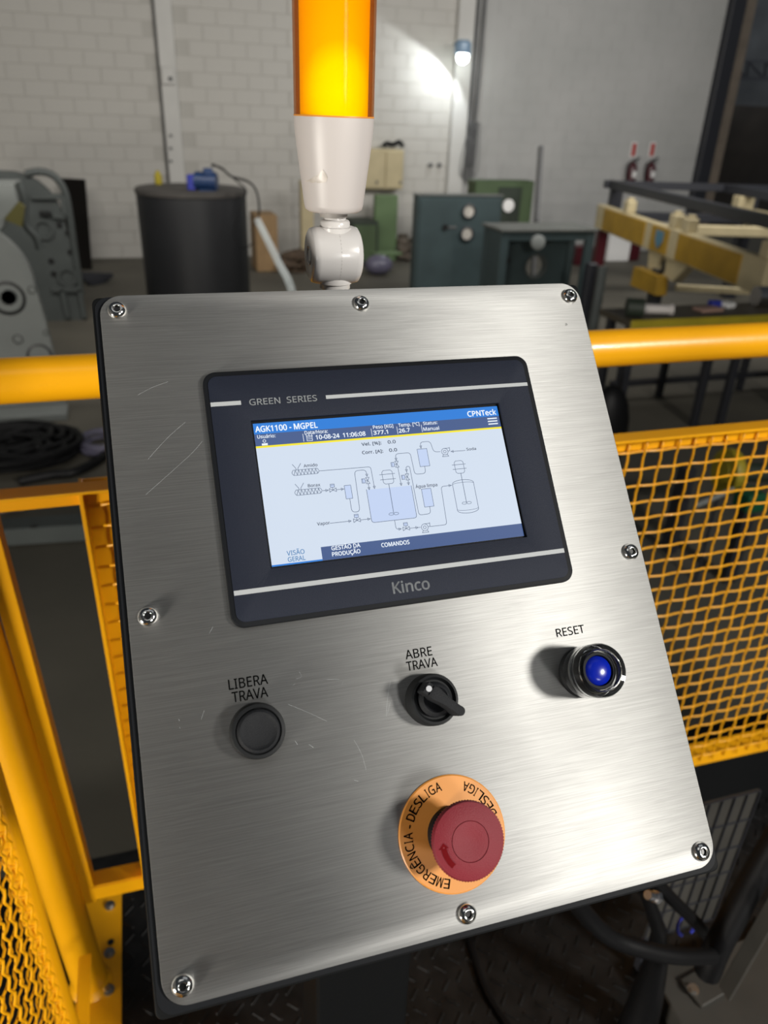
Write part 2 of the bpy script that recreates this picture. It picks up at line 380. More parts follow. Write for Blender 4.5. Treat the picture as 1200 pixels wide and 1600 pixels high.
for k in range(9):
    a = random.uniform(-0.08, 0.08)
    mb.tube([(5.22 + 0.02 * k, WY - 0.17, 2.0), (5.19 + a + 0.022 * k, WY - 0.14, 1.45), (5.14 + 0.03 * k, WY - 0.15, 1.10 + 0.03 * abs(4 - k)), (5.19 - a + 0.015 * k, WY - 0.16, 1.5), (5.26 + 0.015 * k, WY - 0.13, 2.0)], 0.006, 5, smooth=4)
mb.build('loose_wires', M['conduit'], label='bundle of thin loose wires hanging at the pipe ends by the column', cat='wires', kind=None)
# wall lamp
LP = P(722, 92, WY - 0.45)
t = thing('wall_lamp', 'lit white work lamp with pale blue housing on the wall column', 'lamp', LP)
MB().lathe([(0, 0.24), (0.09, 0.235), (0.12, 0.20), (0.125, 0.10), (0.115, 0.06), (0.10, 0.06), (0.10, 0.19), (0, 0.2)], LP, seg=24).build('lamp_housing', M['lampblue'], t)
MB().ball(LP + Vector((0, -0.02, 0.02)), 0.085).build('bulb', M['bulb'], t)
MB().beam(LP + Vector((0, 0.0, 0.2)), LP + Vector((0, 0.35, 0.2)), 0.03, 0.03).build('bracket', M['darksteel'], t)
sl = bpy.data.lights.new('lamp_beam', 'SPOT'); sl.energy = 34; sl.spot_size = R(150); sl.spot_blend = 0.12; sl.shadow_soft_size = 0.04; sl.color = (0.90, 0.96, 1)
so = bpy.data.objects.new('lamp_beam', sl); COL.objects.link(so); so.location = LP + Vector((-0.10, 0.0, -0.06))
so.rotation_euler = Vector((-0.75, 0.25, -0.85)).to_track_quat('-Z', 'Y').to_euler()
t = thing('wall_cabinet', 'beige metal two door cabinet mounted high on the block wall', 'cabinet', P(600, 296, WY - 0.2))
a = P(556, 232, WY - 0.25); b = P(629, 296, WY - 0.25)
MB().span((a.x, WY - 0.25, b.z), (b.x, WY, a.z), 0.01).build('cabinet_body', M['cream'], t)
mx = (P(602, 260, WY - .25)).x
for x0, x1 in ((a.x + 0.01, mx - 0.008), (mx + 0.008, b.x - 0.01)):
    d = MB().span((x0, WY - 0.27, b.z + 0.02), (x1, WY - 0.25, a.z - 0.03), 0.006).build('door', M['cream'], t)
    MB().box(((x0 + x1) / 2 + 0.1, WY - 0.275, b.z + 0.1), (0.03, 0.02, 0.05), None, 0.004).build('latch', M['conduit'], d)
mb = MB().tube([P(598, 229, WY - 0.2), P(604, 224, WY - 0.2), P(614, 226, WY - 0.2), P(624, 222, WY - 0.2), P(629, 229, WY - 0.2)], 0.035, 8, smooth=4)
mb.build('rolled_cable', M['cable'], label='black rolled cable lying on top of the beige wall cabinet', cat='cable')
for k, (px, py) in enumerate(((672, 258), (686, 258))):
    c = P(px, py, WY)
    MB().cyl(c, c + Vector((0, -0.03, 0)), 0.035, seg=12).build('wall_bolt', M['conduit'], label=('left', 'right')[k] + ' one of two small bolt heads on the wall right of the beige cabinet', cat='bolt', group='bolt heads on the white wall')
# fire extinguishers and signs
for k, (px, side) in enumerate(((987, 'left'), (1016, 'right'))):
    c = P(px + 3, 234, WY - 0.01)
    t = thing('extinguisher_sign', f'small red and white upright sign above the {side} fire extinguisher', 'sign', c)
    MB().box(c, (0.11, 0.012, 0.235)).build('sign_board', M['white'], t)
    MB().box(c + Vector((0, -0.008, 0)), (0.075, 0.006, 0.20)).build('red_panel', M['redp'], t)
    c = P(px, 272, WY - 0.12); zt = P(px, 255, WY - 0.12).z
    t = thing('fire_extinguisher', f'red fire extinguisher on the wall, the {side} of the pair', 'fire extinguisher', c - Vector((0, 0, 0.3)))
    MB().lathe([(0, -0.25), (0.07, -0.24), (0.078, -0.21), (0.078, 0.10), (0.06, 0.15), (0.025, 0.175), (0.025, 0.2), (0, 0.2)], c, seg=20).build('cylinder_body', M['wine'], t)
    MB().beam(c + Vector((-0.02, 0, 0.215)), c + Vector((0.11, 0, 0.26)), 0.025, 0.02).beam(c + Vector((-0.02, 0, 0.20)), c + Vector((0.10, 0, 0.19)), 0.025, 0.015).build('valve_lever', M['darksteel'], t)
    MB().tube([c + Vector((-0.02, 0, 0.2)), c + Vector((-0.12, -0.02, 0.16)), c + Vector((-0.13, -0.03, 0.0)), c + Vector((-0.09, -0.04, -0.14))], 0.012, 6, smooth=5).build('hose', M['cable'], t)
    MB().box(c + Vector((0, -0.079, 0.0)), (0.07, 0.006, 0.1)).build('label_plate', M['white'], t)
# black post and lattice beam right of the wall
a = P(1152, 0, WY - 0.05); b = P(1100, 290, WY - 0.05)
MB().span((a.x - 0.13, WY - 0.15, 0), (a.x + 0.13, WY + 0.1, 5.6), 0.01).build('steel_column', M['darksteel'], label='black steel column at the right end of the white wall', cat='column')
t = thing('lattice_beam', 'dark steel lattice girder beyond the right end of the white wall', 'girder', P(1140, 120, 14))
y = 14.0
p0, p1, q0, q1 = P(1138, 122, y), P(1330, 126, y), P(1142, 95, y), P(1330, 99, y)
MB().beam(p0, p1, 0.07, 0.05).build('lower_chord', M['darksteel'], t); MB().beam(q0, q1, 0.07, 0.05).build('upper_chord', M['darksteel'], t)
n = 7
for k in range(n):
    f0 = k / n; f1 = (k + 1) / n
    MB().beam(p0.lerp(p1, f0), q0.lerp(q1, f0), 0.04, 0.04, up=(0, 1, 0)).build('upright', M['darksteel'], t)
    MB().beam(q0.lerp(q1, f0), p0.lerp(p1, f1), 0.04, 0.04, up=(0, 1, 0)).build('diagonal', M['darksteel'], t)
a = P(1112, 150, 16); 
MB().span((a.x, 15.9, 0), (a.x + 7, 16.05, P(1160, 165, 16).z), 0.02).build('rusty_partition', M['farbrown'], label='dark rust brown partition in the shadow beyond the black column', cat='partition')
# ================================================================== LEFT MACHINE FRAMES
def plate_outline(x0, x1, z0, z1, r, n=10):
    """upright plate with a rounded top right corner, x0..x1 by z0..z1"""
    o = [(x0, z0), (x1 + 0.05, z0), (x1 - 0.0, (z0 + z1) / 2)]
    cx = x1 - r - 0.03; cz = z1 - r
    for i in range(n + 1):
        a = R(90 * i / n); o.append((cx + r * math.cos(a), cz + r * math.sin(a)))
    o.append((x0 + r, z1))
    for i in range(1, n + 1):
        a = R(90 + 90 * i / n); o.append((x0 + r + r * math.cos(a), cz + r * math.sin(a)))
    return o
VM = lambda y: Matrix(((1, 0, 0, 0), (0, 0, 1, y), (0, 1, 0, 0), (0, 0, 0, 1)))      # xy outline -> upright xz plate
yN = 6.0; rgt = P(85, 560, yN).x; zt = P(0, 345, yN).z
t = thing('machine_side_frame', 'light grey cast machine side plate with bored holes, nearest at left', 'machine frame', (rgt - 0.6, yN, 0))
MB().prism(plate_outline(rgt - 1.25, rgt - 0.02, 0, zt, 0.42), 0, 0.10, VM(yN), 0.008).build('side_plate', M['greycast'], t, smooth=50)
for px, py, r in ((12, 466, 0.12), (50, 453, 0.028), (28, 530, 0.035), (62, 556, 0.09), (72, 520, 0.02)):
    c = P(px, py, yN)
    MB().lathe([(r, 0.004), (r, -0.006), (r * 0.86, -0.008), (r * 0.8, 0.0), (0, 0.002)], c, (0, 1, 0), 24).build('bore', M['hole'], t)
MB().lathe([(0.05, -0.03), (0.05, 0.0), (0, 0.0), (0, -0.03)], P(14, 464, yN), (0, 1, 0), 16).build('shaft_end', M['darksteel'], t)
yF = 8.8; rgt2 = P(128, 480, yF).x; zt2 = P(50, 268, yF).z; lf2 = P(20, 400, yF).x
t = thing('machine_side_frame', 'darker grey ribbed machine side casting standing behind the nearest plate', 'machine frame', (rgt2 - 0.4, yF, 0))
MB().prism(plate_outline(lf2 - 0.8, rgt2 - 0.02, 0, zt2, 0.45), 0, 0.10, VM(yF), 0.01).build('side_casting', M['greycast2'], t, smooth=50)
def rib(p, q, wd=0.045): MB().beam(P(*p, yF - 0.02), P(*q, yF - 0.02), 0.05, wd, 0.004, up=(0, 1, 0)).build('rib', M['greycast2'], t)
for p, q in (((48, 307), (98, 307)), ((98, 307), (102, 337)), ((82, 337), (103, 338)), ((80, 452), (128, 452)), ((97, 452), (106, 496)), ((124, 452), (132, 496))): rib(p, q, 0.05)
MB().tube([P(40, 272, yF - .01), P(62, 268, yF - .01), P(84, 275, yF - .01), P(100, 296, yF - .01), P(108, 330, yF - .01), P(118, 400, yF - .01), P(127, 460, yF - .01)], 0.035, 8, smooth=4).build('edge_flange', M['greycast2'], t)
for px, py, r in ((68, 358, 0.10), (105, 432, 0.10)):
    MB().lathe([(r, 0.02), (r, -0.03), (r * 0.7, -0.03), (r * 0.65, -0.004), (0, -0.004)], P(px, py, yF), (0, 1, 0), 24).build('bearing_boss', M['greycast2'], t)
for px, py in ((93, 352), (106, 364), (80, 408), (84, 428), (110, 394)):
    MB().lathe([(0.03, 0.0), (0.03, -0.008), (0, -0.008)], P(px, py, yF), (0, 1, 0), 12).build('bore', M['hole'], t)
MB().beam(P(62, 334, yF - .03), P(80, 334, yF - .03), 0.03, 0.05, 0.01).build('slot', M['hole'], t)
# rollers and guard between the two frames
c = P(20, 330, 7.2)
t = thing('machine_roller_guard', 'grey sloped guard and yellow green bracket between the two grey side frames', 'machine guard', P(10, 400, 7.2))
MB().prism([(P(-20, 280, 7.2).x, P(0, 285, 7.2).z), (P(26, 285, 7.2).x, P(0, 285, 7.2).z), (P(32, 310, 7.2).x, P(30, 312, 7.2).z), (P(0, 350, 7.2).x, P(0, 360, 7.2).z), (P(-20, 350, 7.2).x, P(0, 360, 7.2).z)], 0, 0.5, VM(7.0), 0.01).build('guard_sheet', M['greycast'], t)
MB().prism([(P(8, 337, 7.0).x, P(8, 340, 7.0).z), (P(30, 312, 7.0).x, P(30, 314, 7.0).z), (P(40, 320, 7.0).x, P(40, 322, 7.0).z), (P(36, 350, 7.0).x, P(36, 352, 7.0).z)], 0, 0.1, VM(6.9), 0.004).build('bracket', M['olive'], t)
MB().tube([P(30, 284, 7.1), P(38, 310, 7.1), P(40, 350, 7.1), P(56, 370, 7.1), P(62, 390, 7.1)], 0.03, 8, smooth=4).build('chain_cover', M['greycast2'], t)
a = P(97, 282, 11.9); b = P(139, 410, 11.9)
t = thing('dark_board', 'black brown upright board leaning on the wall behind the grey castings', 'board', (a.x + 0.15, 11.9, 0))
a = P(97, 282, 11.9); b = P(128, 282, 11.9); MB().beam((P(108, 410, 11.75).x + 0.13, 11.75, 0), ((a.x + b.x) / 2, 12.15, a.z), 0.32, 0.05, 0.004, up=(0, 1, 0)).build('panel', mat('black brown board', (0.006, 0.005, 0.004), 0.8, spec=0.1), t)
# objects on the floor by the wall, left
mb = MB()
for k in range(5): mb.beam(P(120 + 6 * k, 428 + 5 * k, 10.6), P(175 - 3 * k, 430 + 2 * k, 10.8), 0.07, 0.05)
mb.build('scrap_bars', M['darksteel'], label='few dark bars lying on the floor right of the grey castings', cat='bars')
# ================================================================== TANK
ct = Vector((P(306, 303, 8).x, 8.55, 0)); zt = P(306, 303, 8).z
t = thing('round_tank', 'large charcoal cylindrical tank standing on the hall floor', 'tank', ct)
MB().lathe([(0, 0), (0.525, 0), (0.54, 0.02), (0.545, zt - 0.03), (0.535, zt - 0.008), (0, zt - 0.01)], ct, seg=64).build('tank_shell', M['drum'], t)
MB().lathe([(0.548, zt - 0.05), (0.556, zt - 0.04), (0.556, zt - 0.005), (0.54, zt + 0.006), (0, zt + 0.006)], ct, seg=64).build('lid', M['drumtop'], t)
for k in range(2):
    pass
c = P(322, 279, 8.25); c.z = zt + 0.006
t = thing('electric_motor', 'small blue electric motor lying on top of the charcoal tank', 'motor', c)
MB().cyl(c + Vector((-0.10, 0.05, 0.085)), c + Vector((0.10, -0.02, 0.085)), 0.08, seg=20).build('motor_body', M['motor'], t)
mb = MB()
for k in range(6): 
    f = k / 5; q = c + Vector((-0.08 + 0.16 * f, 0.04 - 0.055 * f, 0.085)); mb.lathe([(0.08, -0.004), (0.09, -0.004), (0.09, 0.004), (0.08, 0.004)], q, (0.2, -0.07, 0), 20)
mb.build('cooling_fins', M['motor'], t)
MB().box(c + Vector((0.02, -0.02, 0.175)), (0.09, 0.08, 0.06), None, 0.008).build('terminal_box', M['motor'], t)
MB().box(c + Vector((-0.14, 0.06, 0.07)), (0.08, 0.12, 0.14), None, 0.01).build('end_bracket', M['boxblue'], t)
MB().box(c + Vector((0, 0, 0.008)), (0.16, 0.12, 0.014), None, 0.003).build('foot', M['motor'], t)
c = P(246, 272, 9.0)
MB().lathe([(0, 0), (0.035, 0), (0.04, 0.02), (0.038, 0.09), (0.02, 0.11), (0.02, 0.13), (0, 0.13)], (c.x, 8.9, zt + 0.006), seg=16).build('yellow_bottle', M['gadget'], label='small yellow bottle on the back of the tank lid', cat='bottle')
mb = MB().tube([P(330, 258, 8.25), P(345, 262, 8.2), P(362, 276, 8.1), P(388, 284, 8.02), P(401, 300, 7.98), P(405, 330, 7.96), P(400, 352, 7.95)], 0.011, 6, smooth=5)
mb.tube([P(332, 256, 8.3), P(352, 268, 8.2), P(372, 285, 8.05), P(384, 300, 7.95), P(370, 340, 7.9), P(366, 370, 7.9), P(380, 388, 7.9), P(396, 380, 7.92)], 0.007, 6, smooth=5)
mb.build('motor_cable', M['cable'], label='thin black cable running from the blue motor over the tank edge', cat='cable')
mb = MB().tube([P(403, 345, 7.6), P(418, 375, 7.3), P(436, 412, 7.0), P(458, 462, 6.6), (P(470, 490, 6.5).x, 6.5, 0.02)], 0.034, 10, smooth=4)
mb.build('clear_hose', M['hose'], label='translucent flat plastic hose slanting down beside the charcoal tank', cat='hose')
# ================================================================== THINGS ALONG THE WALL
def boxthing(name, label, cat, px0, py0, px1, py1, y, dep, m, bev=0.01, floor=True, group=None):
    a = P(px0, py0, y); b = P(px1, py1, y); z0 = 0 if floor else b.z
    return MB().span((a.x, y, z0), (b.x, y + dep, a.z), bev).build(name, m, label=label, cat=cat, group=group)
boxthing('cardboard_sheet', 'brown cardboard box standing right behind the charcoal tank', 'box', 398, 336, 435, 400, 11.3, 0.5, M['card'])
boxthing('cream_post', 'narrow cream upright post seen behind the signal light joint', 'post', 470, 282, 491, 400, 11.9, 0.15, M['cream'])
boxthing('green_plank', 'light green metal sheet upright against the wall under the wall cabinet', 'sheet', 587, 305, 619, 392, 12.0, 0.12, M['greenlt'])
t = thing('green_crate', 'dark olive metal crate on the floor left of the light green sheet', 'crate', P(568, 395, 11.8))
a = P(549, 346, 11.7); b = P(590, 400, 11.7)
MB().span((a.x, 11.7, 0), (b.x, 12.2, a.z), 0.01).build('crate_body', M['greendk'], t)
MB().span((a.x + 0.04, 11.68, 0.06), (b.x - 0.04, 11.7, a.z - 0.05), 0.004).build('front_panel', M['green'], t)
t = thing('scrap_heap', 'low heap of dark scrap on the floor between cardboard and cream post', 'scrap', P(450, 400, 11.4))
mb = MB()
for k in range(60):
    px = random.uniform(446, 476); c = P(px, 400, 11.35 + random.uniform(-0.2, 0.2)); c.z = random.uniform(0.03, 0.25)
    mb.box(c, (random.uniform(0.08, 0.3), random.uniform(0.05, 0.2), random.uniform(0.03, 0.08)), Matrix.Rotation(random.uniform(0, 3), 4, 'Z') @ Matrix.Rotation(random.uniform(-.4, .4), 4, 'X'), 0.005)
mb.build('scrap_pieces', M['rust'], t, kind='stuff')
mb = MB()
for k in range(40):
    px = random.uniform(625, 650); c = P(px, 395, 12.1 + random.uniform(-0.2, 0.3)); c.z = random.uniform(0.03, 0.32)
    mb.box(c, (random.uniform(0.06, 0.2), 0.1, random.uniform(0.04, 0.1)), Matrix.Rotation(random.uniform(0, 3), 4, 'Z'), 0.01)
mb.build('rubble_heap', M['brown'], label='small heap of brown rubble against the wall left of the teal cabinet', cat='rubble', kind='stuff')
mb = MB().ball(P(592, 408, 10.9) * 1, 0.19, 14, 10, (1.1, 0.8, 0.75))
o = mb.build('plastic_sack', M['violet'], label='grey blue plastic sack on the floor in front of the green sheet', cat='sack')
o.location.z = 0.0
MB().box(P(604, 392, 11.2) * 1.0, (0.42, 0.2, 0.03), Matrix.Rotation(0.2, 4, 'Z'), 0.004).box(P(604, 392, 11.2) - Vector((0, 0, 0.13)), (0.05, 0.05, 0.24)).build('small_stand', M['greenlt'], label='small pale green stand at the foot of the light green sheet', cat='stand').location.z = 0
# teal tall cabinet
yC = 9.0; a = P(653, 306, yC); b = P(786, 308, yC)
t = thing('control_cabinet', 'tall dark teal control cabinet with two round gauges on its front', 'cabinet', ((a.x + b.x) / 2, yC + 0.3, 0))
MB().span((a.x, yC, 0.05), (b.x, yC + 0.16, a.z), 0.012).build('cabinet_body', M['teal'], t)
MB().span((a.x - 0.01, yC - 0.01, a.z), (b.x + 0.01, yC + 0.17, a.z + 0.015), 0.004).build('top_sheet', M['tealtop'], t)
MB().span((a.x + 0.03, yC - 0.012, 0.12), (b.x - 0.03, yC, a.z - 0.03), 0.004).build('door', M['teal'], t)
MB().span((a.x + 0.03, yC + 0.02, 0), (b.x - 0.03, yC + 0.15, 0.05)).build('plinth', M['darksteel'], t)
for px, py, mm in ((732, 330, 'gauge'), (729, 365, 'gauge')):
    c = P(px, py, yC - 0.012)
    g = MB().lathe([(0.085, 0), (0.085, -0.03), (0.072, -0.035), (0.068, -0.012), (0, -0.012)], c, (0, 1, 0), 28).build('gauge', M['darksteel'], t)
    MB().lathe([(0.068, -0.013), (0, -0.018)], c, (0, 1, 0), 28).build('dial', M[mm], g)
c = P(695, 355, yC - 0.012); MB().lathe([(0.035, 0), (0.035, -0.02), (0, -0.02)], c, (0, 1, 0), 16).build('lock', M['hole'], t)
MB().box(P(707, 355, yC - 0.02), (0.1, 0.01, 0.02)).build('handle', M['conduit'], t)
# green panel behind it and bar
t = thing('green_switchboard', 'machine green panel with a round pale dial behind the teal cabinet', 'machine panel', (P(792, 300, 10.6).x, 10.7, 0))
a = P(744, 282, 10.6); b = P(836, 284, 10.6)
MB().span((a.x, 10.6, 0.03), (b.x, 10.9, a.z), 0.015).build('panel_body', M['green'], t)
MB().span((a.x + 0.1, 10.65, 0), (b.x - 0.1, 10.85, 0.03)).build('foot', M['darksteel'], t)
c = P(795, 321, 10.59)
MB().box(c + Vector((0.0, -0.0, -0.02)), (0.36, 0.02, 0.52), None, 0.01).build('recess_plate', M['greendk'], t)
MB().lathe([(0.085, 0), (0.085, -0.03), (0, -0.035)], c + Vector((-0.02, -0.01, 0)), (0, 1, 0), 24).build('dial', M['white'], t)
a = P(838, 345, 10.2); MB().beam(P(838, 345, 10.1) , P(845, 229, 10.5), 0.05, 0.07, up=(0, 1, 0)).beam((a.x - 0.05, 10.0, 0), P(838, 345, 10.1), 0.05, 0.07, up=(0, 1, 0)).build('steel_bar', M['conduit'], label='long grey steel bar leaning upright right of the green panel', cat='bar')
# teal bench
yB = 7.5; a = P(784, 367, yB); b = P(932, 357, yB); zb = (a.z + b.z) / 2; a.z = b.z = zb
t = thing('machine_bench', 'open fronted teal machine bench with a dusty top, right of the teal cabinet', 'workbench', ((a.x + b.x) / 2, yB + 0.3, 0))
MB().span((a.x - 0.02, yB - 0.02, zb), (b.x + 0.02, yB + 0.48, zb + 0.03), 0.006).build('bench_top', M['tealtop'], t)
for x in (a.x, b.x - 0.09):
    for y in (yB, yB + 0.38): MB().span((x, y, 0), (x + 0.09, y + 0.07, zb), 0.005).build('leg', M['teal'], t)
MB().span((a.x + 0.088, yB + 0.005, zb - 0.09), (b.x - 0.088, yB + 0.06, zb - 0.002), 0.004).build('front_rail', M['teal'], t)
MB().span((a.x + 0.006, yB + 0.07, 0.1), (a.x + 0.03, yB + 0.38, zb - 0.002)).build('side_panel', M['teal'], t)
xr = P(884, 400, yB + .25).x
MB().prism([(a.x + 0.09, 0.05), (xr, 0.05), (xr, zb - 0.02), (a.x + 0.09, zb - 0.02)], 0, 0.04, VM(yB + 0.25), 0, [circ(P(836, 416, yB + .25).x, P(836, 416, yB + .25).z, 0.105)]).build('back_panel', M['teal'], t)
MB().lathe([(0.13, 0.0), (0.135, -0.02), (0.11, -0.02), (0.105, 0.0)], P(836, 416, yB + .24), (0, 1, 0), 28).build('bore_ring', M['greycast2'], t)
MB().lathe([(0.075, 0.0), (0.075, -0.04), (0.05, -0.05), (0, -0.05)], P(839, 378, yB - .0), (0, 1, 0), 24).build('hub', M['greycast'], t)
MB().lathe([(0.035, 0.0), (0.035, -0.01), (0, -0.01)], P(792, 407, yB + .25), (0, 1, 0), 16).build('hole_plug', M['hole'], t)
# red drum and clutter below the right machine
boxthing('red_box', 'dark red metal box on the floor behind the teal bench', 'box', 903, 386, 926, 404, 11.3, 0.3, M['wine'])
c = P(955, 366, 11.6); MB().span((c.x, 11.6, 0), (c.x + 0.42, 11.8, c.z), 0.01).build('white_sheet', M['white'], label='pale sheet standing on the floor beneath the yellow machine', cat='sheet')
c = P(990, 366, 11.6); MB().span((c.x, 11.6, 0.0), (c.x + 0.20, 11.8, c.z), 0.02).build('red_drum_box', M['wine'], label='wine red box beside the pale sheet beneath the yellow machine', cat='box')
# ================================================================== YELLOW AND CREAM MACHINE
t = thing('conveyor_machine', 'long yellow and cream machine beam on a bracket foot at the far right', 'machine', (5.52, 9.0, 0))
T0 = P(938, 320, 9.0); T1 = P(1192, 398, 5.85); B0 = P(938, 352, 9.0); B1 = P(1192, 448, 5.85)
x_ = P(938, 320, 9.0).x; t.location.x = x_; FR[t.name] = Matrix.Translation((x_, 9.0, 0)); zt = T0.z; zb = zt - 0.28
vd = ray(487, 171); PHI = math.atan2(vd.x, vd.y)          # the beam runs towards this bearing
def onX(px, py, x):
    """point seen at a pixel on the upright plane a given distance beside the beam's face, in the beam's own unturned frame"""
    n = Vector((math.cos(PHI), -math.sin(PHI), 0)); D = Vector((math.sin(PHI), math.cos(PHI), 0)); pv = Vector((x_, 9.0, 0))
    d = ray(px, py); t_ = ((x - x_) + pv.dot(n)) / d.dot(n); p = d * t_
    return Vector((x, 9.0 + (p - pv).dot(D), p.z + CZ))
def side(px): return onX(px, 0.34 * (px - 938) + 336, x_)
yN_ = side(1196).y; yF_ = 9.1
MB().beam((x_ + 0.05, yF_, (zt + zb) / 2), (x_ + 0.05, yN_, (zt + zb) / 2), 0.10, zt - zb, 0.006).build('side_beam', M['cream'], t)
for pa, pb in ((944, 1008), (1019, 1045), (1060, 1158)):
    ya = side(pa).y; yb = side(pb).y
    MB().span((x_ - 0.012, ya, zb + 0.018), (x_ + 0.01, yb, zt - 0.018), 0.003).build('yellow_panel', M['ochre'], t)
ym = side(1033).y
MB().prism([(-0.09, 0.08), (0.09, 0.08), (0.09, -0.02), (0, -0.10), (-0.09, -0.02)], 0, 0.008, Matrix(((0, 0, 1, x_ - 0.022), (1, 0, 0, ym), (0, 1, 0, (zt + zb) / 2 + 0.01), (0, 0, 0, 1))), 0).build('blue_badge', M['shield'], t)
# pillars on the beam, each a little cream block pair
for px in (972, 1043, 1063, 1185):
    y = side(px).y
    MB().span((x_ + 0.01, y - 0.07, zt), (x_ + 0.12, y + 0.07, zt + 0.13), 0.01).build('bearing_block', M['cream'], t)
    MB().span((x_ + 0.03, y - 0.03, zt + 0.13), (x_ + 0.10, y + 0.03, zt + 0.16), 0.006).build('bearing_cap', M['cream'], t)
# bracket foot
y0 = side(1010).y - 0.0; y1 = side(1052).y
def plate_yz(pts, x0, th, name, m, holes=(), bev=0.006):
    MB().prism(pts, 0, th, Matrix(((0, 0, 1, x0), (1, 0, 0, 0), (0, 1, 0, 0), (0, 0, 0, 1))), bev, holes).build(name, m, t)
yl = onX(1008, 400, x_).y; yr = onX(1062, 400, x_).y
zf = onX(1030, 432, x_).z
plate_yz([(yl, zb), (yr - 0.15, zb), (yr - 0.05, zf + 0.12), (yr + 0.1, zf), (yl - 0.05, zf + 0.02)], x_ + 0.03, 0.10, 'bracket', M['cream'], [circ((yl + yr) / 2 + 0.02, (zb + zf) / 2 - 0.01, 0.10)])
MB().lathe([(0.095, 0.0), (0.095, -0.02), (0.05, -0.03), (0, -0.03)], (x_ + 0.09, (yl + yr) / 2 + 0.02, (zb + zf) / 2 - 0.01), (1, 0, 0), 24).build('bearing', M['hole'], t)
fa = onX(1000, 415, x_ - 0.05); fb = onX(1030, 460, x_ - 0.05)
MB().prism([(onX(1000, 417, x_).y, onX(1000, 417, x_).z), (onX(1038, 432, x_).y, onX(1038, 432, x_).z), (onX(1034, 462, x_).y, onX(1034, 462, x_).z), (onX(994, 446, x_).y, onX(994, 446, x_).z)], 0, 0.12, Matrix(((0, 0, 1, x_ - 0.07), (1, 0, 0, 0), (0, 1, 0, 0), (0, 0, 0, 1))), 0.006).build('yellow_foot', M['ochre'], t)
MB().span((x_, onX(1020, 440, x_).y - 0.08, 0), (x_ + 0.1, onX(1020, 440, x_).y + 0.08, zf + 0.05), 0.004).build('foot_leg', M['darksteel'], t)
# black rails above, second cream beam, far side
zr = zt + 0.22
MB().beam((x_ + 0.22, 9.3, zr), (x_ + 0.22, yN_ - 0.5, zr + 0.02), 0.10, 0.10, 0.006).build('black_rail', M['darksteel'], t)
MB().beam((x_ + 0.12, 9.3, zr), (x_ + 2.6, 9.3, zr), 0.08, 0.09, 0.006).build('black_crossbar', M['darksteel'], t)
MB().beam((x_ + 1.75, 9.3, zr), (x_ + 1.75, yN_ - 0.5, zr), 0.10, 0.10, 0.006).build('black_rail', M['darksteel'], t)
MB().beam((x_ + 2.0, 9.0, zt - 0.12), (x_ + 2.0, yN_ - 0.3, zt - 0.12), 0.16, 0.24, 0.01).build('side_beam', M['cream'], t)
for y in (8.8, 7.6, yN_ + 0.5):
    MB().beam((x_ + 0.2, y, zt - 0.1), (x_ + 2.0, y, zt - 0.1), 0.12, 0.10, 0.006).build('crossbar', M['cream'] if y < 8 else M['darksteel'], t)
    MB().span((x_ + 1.65, y - 0.09, zt), (x_ + 1.85, y + 0.09, zt + 0.17), 0.01).build('bearing_block', M['cream'], t)
MB().span((x_ + 0.2, 9.2, zt - 0.3), (x_ + 0.35, 9.3, zr), 0.004).build('end_plate', M['darksteel'], t)
MB().span((x_ + 2.0, 9.15, 0), (x_ + 2.15, 9.3, zr), 0.004).build('leg', M['darksteel'], t)
MB().span((x_ + 0.03, 8.95, 0), (x_ + 0.15, 9.08, zb), 0.004).build('leg', M['wine'], t)
MB().span((x_ + 1.95, yN_ + 0.1, 0), (x_ + 2.1, yN_ + 0.25, zb), 0.004).build('leg', M['darksteel'], t)
a = onX(1050, 446, x_ + 0.3)
MB().beam((x_ + 0.35, a.y, a.z - 0.02), (x_ + 2.0, a.y - 0.3, a.z - 0.02), 0.08, 0.06, 0.004).build('lower_bar', M['cream'], t)
t.rotation_euler = (0, 0, -PHI)
# grey post between bench and machine
a = P(922, 412, 7.0); MB().span((a.x, 7.0, 0), (a.x + 0.10, 7.1, a.z), 0.01).build('grey_post', M['darksteel'], label='short dark grey upright post right of the teal bench', cat='post')
a = P(934, 418, 6.9); MB().cyl((a.x + .06, 6.9, 0), (a.x + .09, 6.95, a.z), 0.05, seg=16).build('grey_tube', M['greycast2'], label='grey steel tube standing beside the short dark post', cat='tube')
# work table just beyond the handrail
yT = 4.3; a = P(985, 503, yT); 
t = thing('scrap_table', 'low tan steel table strewn with parts just above the right handrail', 'table', (a.x + 1.0, yT + 0.2, 0))
MB().span((a.x, yT, a.z - 0.04), (a.x + 2.6, yT + 0.38, a.z), 0.004).build('table_top', M['pallet'], t)
MB().span((a.x, yT - 0.02, a.z - 0.09), (a.x + 2.6, yT, a.z + 0.012), 0.003).build('edge_strip', M['gadget'], t)
for dx in (0.05, 0.95, 1.9): 
    for dy in (0.03, 0.30): MB().span((a.x + dx, yT + dy, 0), (a.x + dx + 0.05, yT + dy + 0.05, a.z - 0.04), 0.002).build('leg', M['darksteel'], t)
zt_ = a.z
def on_t(px, y, h=0.0):
    q = P(px, 490, y); return Vector((q.x, y, zt_ + h))
c = on_t(988, yT + 0.12, 0.063); MB().cyl(c + Vector((-0.04, 0.02, 0)), c + Vector((0.06, -0.02, 0)), 0.06, seg=20).build('oil_bottle', M['greendk'], label='dark green roller lying at the left end of the scrap table', cat='roller')
c = on_t(1022, yT + 0.14, 0.043); MB().cyl(c + Vector((-0.09, 0.03, 0)), c + Vector((0.08, -0.03, 0)), 0.034, 0.03, 16).cyl(c + Vector((0.08, -0.03, 0)), c + Vector((0.11, -0.04, 0)), 0.03, 0.04, 16).build('white_tube', M['ivory_matt'], label='white plastic tube lying on the scrap table', cat='tube')
